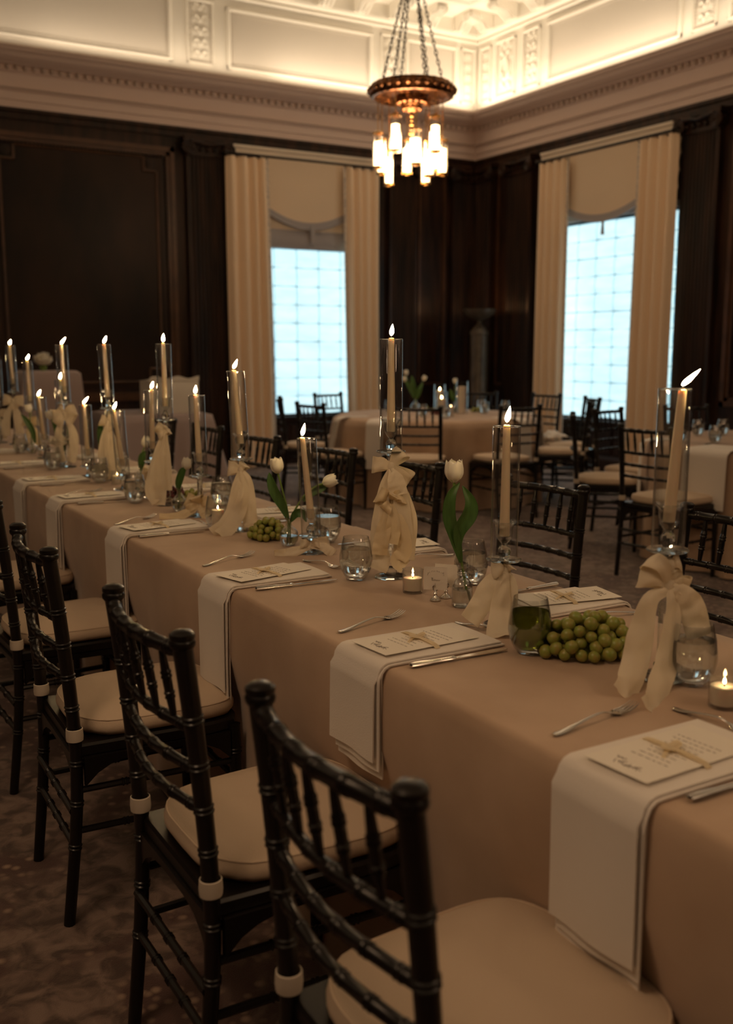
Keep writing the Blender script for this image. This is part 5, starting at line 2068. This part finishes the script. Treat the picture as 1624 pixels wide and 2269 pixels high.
pillar(5.55, 7.98, .036, .20, 1, 'lit white pillar candle, leftmost on the middle round table', .26)
pillar(5.42, 7.76, .034, .135, 1, 'lit white pillar candle, second on the middle round table', .20)
pillar(5.55, 7.62, .036, .25, 0, 'tall unlit white pillar candle on the middle round table', .30)
votive(5.24, 7.36, TZ + .001, 'lit small candle behind the front glass of the middle round table', r=.03, h=.12, wax_h=.08)
for i, (x, y, lb) in enumerate(((5.12, 8.2, 'leftmost on the middle round table'), (5.0, 7.45, 'on the middle round table behind the centre candlestick'),
                                (5.06, 7.18, 'in front of the lit small candle on the middle round table'), (5.95, 7.85, 'at the right of the middle round table, back one'),
                                (5.72, 7.50, 'at the right of the middle round table, front one'), (6.0, 7.55, 'rightmost on the middle round table'))):
    glass(x, y, TZ + .001, 'stemless glass %s' % lb, 'stemless glasses on the middle round table')
for i, (x, y, lb) in enumerate(((5.22, 4.42, 'front one on the right round table'), (5.55, 4.85, 'left back one on the right round table'),
                                (5.72, 4.78, 'back right one on the right round table'), (5.10, 4.60, 'leftmost on the right round table'))):
    glass(x, y, TZ + .001, 'stemless glass, %s' % lb, 'stemless glasses on the right round table')
grapes(5.42, 7.95, TZ + .001, 'green grapes among the candles of the middle round table', 18, .09, .05, .06, .0125, GRAPE, 8)
grapes(5.30, 7.62, TZ + .001, 'dark red grapes among the candles of the middle round table', 20, .08, .05, .06, .0125, GRAPER, 9)
grapes(5.80, 7.72, TZ + .001, 'green grapes right of the tall unlit pillar candle', 16, .06, .05, .05, .0125, GRAPE, 10)
bottle(5.42, 8.2, TZ + .001, 'clear vase holding three tulips on the middle round table', [(r * 1.5, z * 1.4) for r, z in roundv], .05)
for hd, tv, lb, lf in ((rel(-.09, 0, .34), rel(-.1, 0, 1), 'highest white tulip on the middle round table', [rel(0, 0, .1), rel(-.03, .01, .18), rel(-.07, .02, .25), rel(-.10, .01, .30)]),
                       (rel(-.105, .02, .28), rel(-.2, 0, 1), 'white tulip just below the highest one on the middle round table', [rel(0, 0, .1), rel(-.02, .01, .2), rel(-.03, .02, .28), rel(-.04, .01, .34)]),
                       (rel(.07, 0, .29), rel(.5, 0, .9), 'white tulip leaning right on the middle round table', [rel(0, 0, .1), rel(.02, .01, .16), rel(.04, .02, .22), rel(.07, .01, .27)])):
    tulip((5.42, 8.2, TZ + .002), hd, tuple(tv), lb, [rel(0, 0, .015), rel(0, 0, .11), rel(hd.dot(RV) * .5, 0, .2)], [(lf, .05)], 1.15, 'white tulips on the middle round table')
bottle(5.60, 7.80, TZ + .001, 'clear one-tulip vase right of the lit candles on the middle round table', [(r * 1.4, z * 1.3) for r, z in roundv], .04)
tulip((5.60, 7.80, TZ + .002), rel(.0, 0, .27), (0, 0, 1), 'white tulip above the tall unlit pillar on the middle round table', [rel(0, 0, .015), rel(0, 0, .11), rel(.0, 0, .2)],
      [([rel(0, 0, .1), rel(-.03, .01, .16), rel(-.05, .02, .22)], .045)], 1.1, 'white tulips on the middle round table')


def round_napkin(c, deg, label, drop=.42, w=.22, R=.93, skew=0.):
    a = radians(deg)
    t_ = thing('napkin', label, 'napkin', (c.x, c.y, 0), a, group='napkins hanging from the round tables')
    def fn(u, v):
        L = v * (.26 + drop)
        y = (u - .5) * w
        if L < .245: x, z, q = R - .24 + L, TZ + .004, 0
        else:
            q = L - .245
            aa = min(1, q / .03)
            x = R + .005 + .02 * aa + .035 + .06 * q; z = TZ + .004 - q
            if aa < 1: x = R + .005 + .058 * aa ** .6
        return Vector((x, y + skew * q + .02 * q * sin(u * 8), z))
    MB().slab(fn, 9, 30, .004).build('napkin_fold', NAP, t_, ang=60)


round_napkin(T1c, 176, 'white napkin hanging like a narrow sash at the left edge of the middle round table', w=.10, skew=-.35, drop=.30)
round_napkin(T1c, 205, 'white napkin hanging on the left front of the middle round table', w=.17, drop=.40)
round_napkin(T1c, 287, 'white napkin hanging on the right front of the middle round table', w=.16)
round_napkin(T1c, 335, 'white napkin hanging at the right side of the middle round table', w=.20)
round_napkin(T2c, 186, 'white napkin hanging on the front of the right round table', w=.30, drop=.34)
round_napkin(T2c, 142, 'white napkin hanging at the left side of the right round table', w=.12, skew=.3)
for i, (x, y, a, lb) in enumerate(((5.02, 4.33, 20, 'silver knife at the front of the right round table'), (5.12, 4.05, 15, 'silver knife at the right edge on the right round table'))):
    put(knife_mesh, x, y, radians(a), lb, 'knife', 'knives on the right round table', z=TZ + .001)
# crumpled napkin on the chair seat at the right of the middle table
t_ = thing('napkin', 'crumpled white napkin on a cream seat right of the middle round table', 'napkin', (6.33, 7.25, .515))
MB().slab(lambda u, v: Vector(((u - .5) * .22, (v - .5) * .2, .03 + .055 * sin(pi * u) * sin(pi * v) + .02 * noise.noise(Vector((u * 5, v * 5, 2))))), 14, 14, .005).build('napkin_fold', NAP, t_, ang=80)
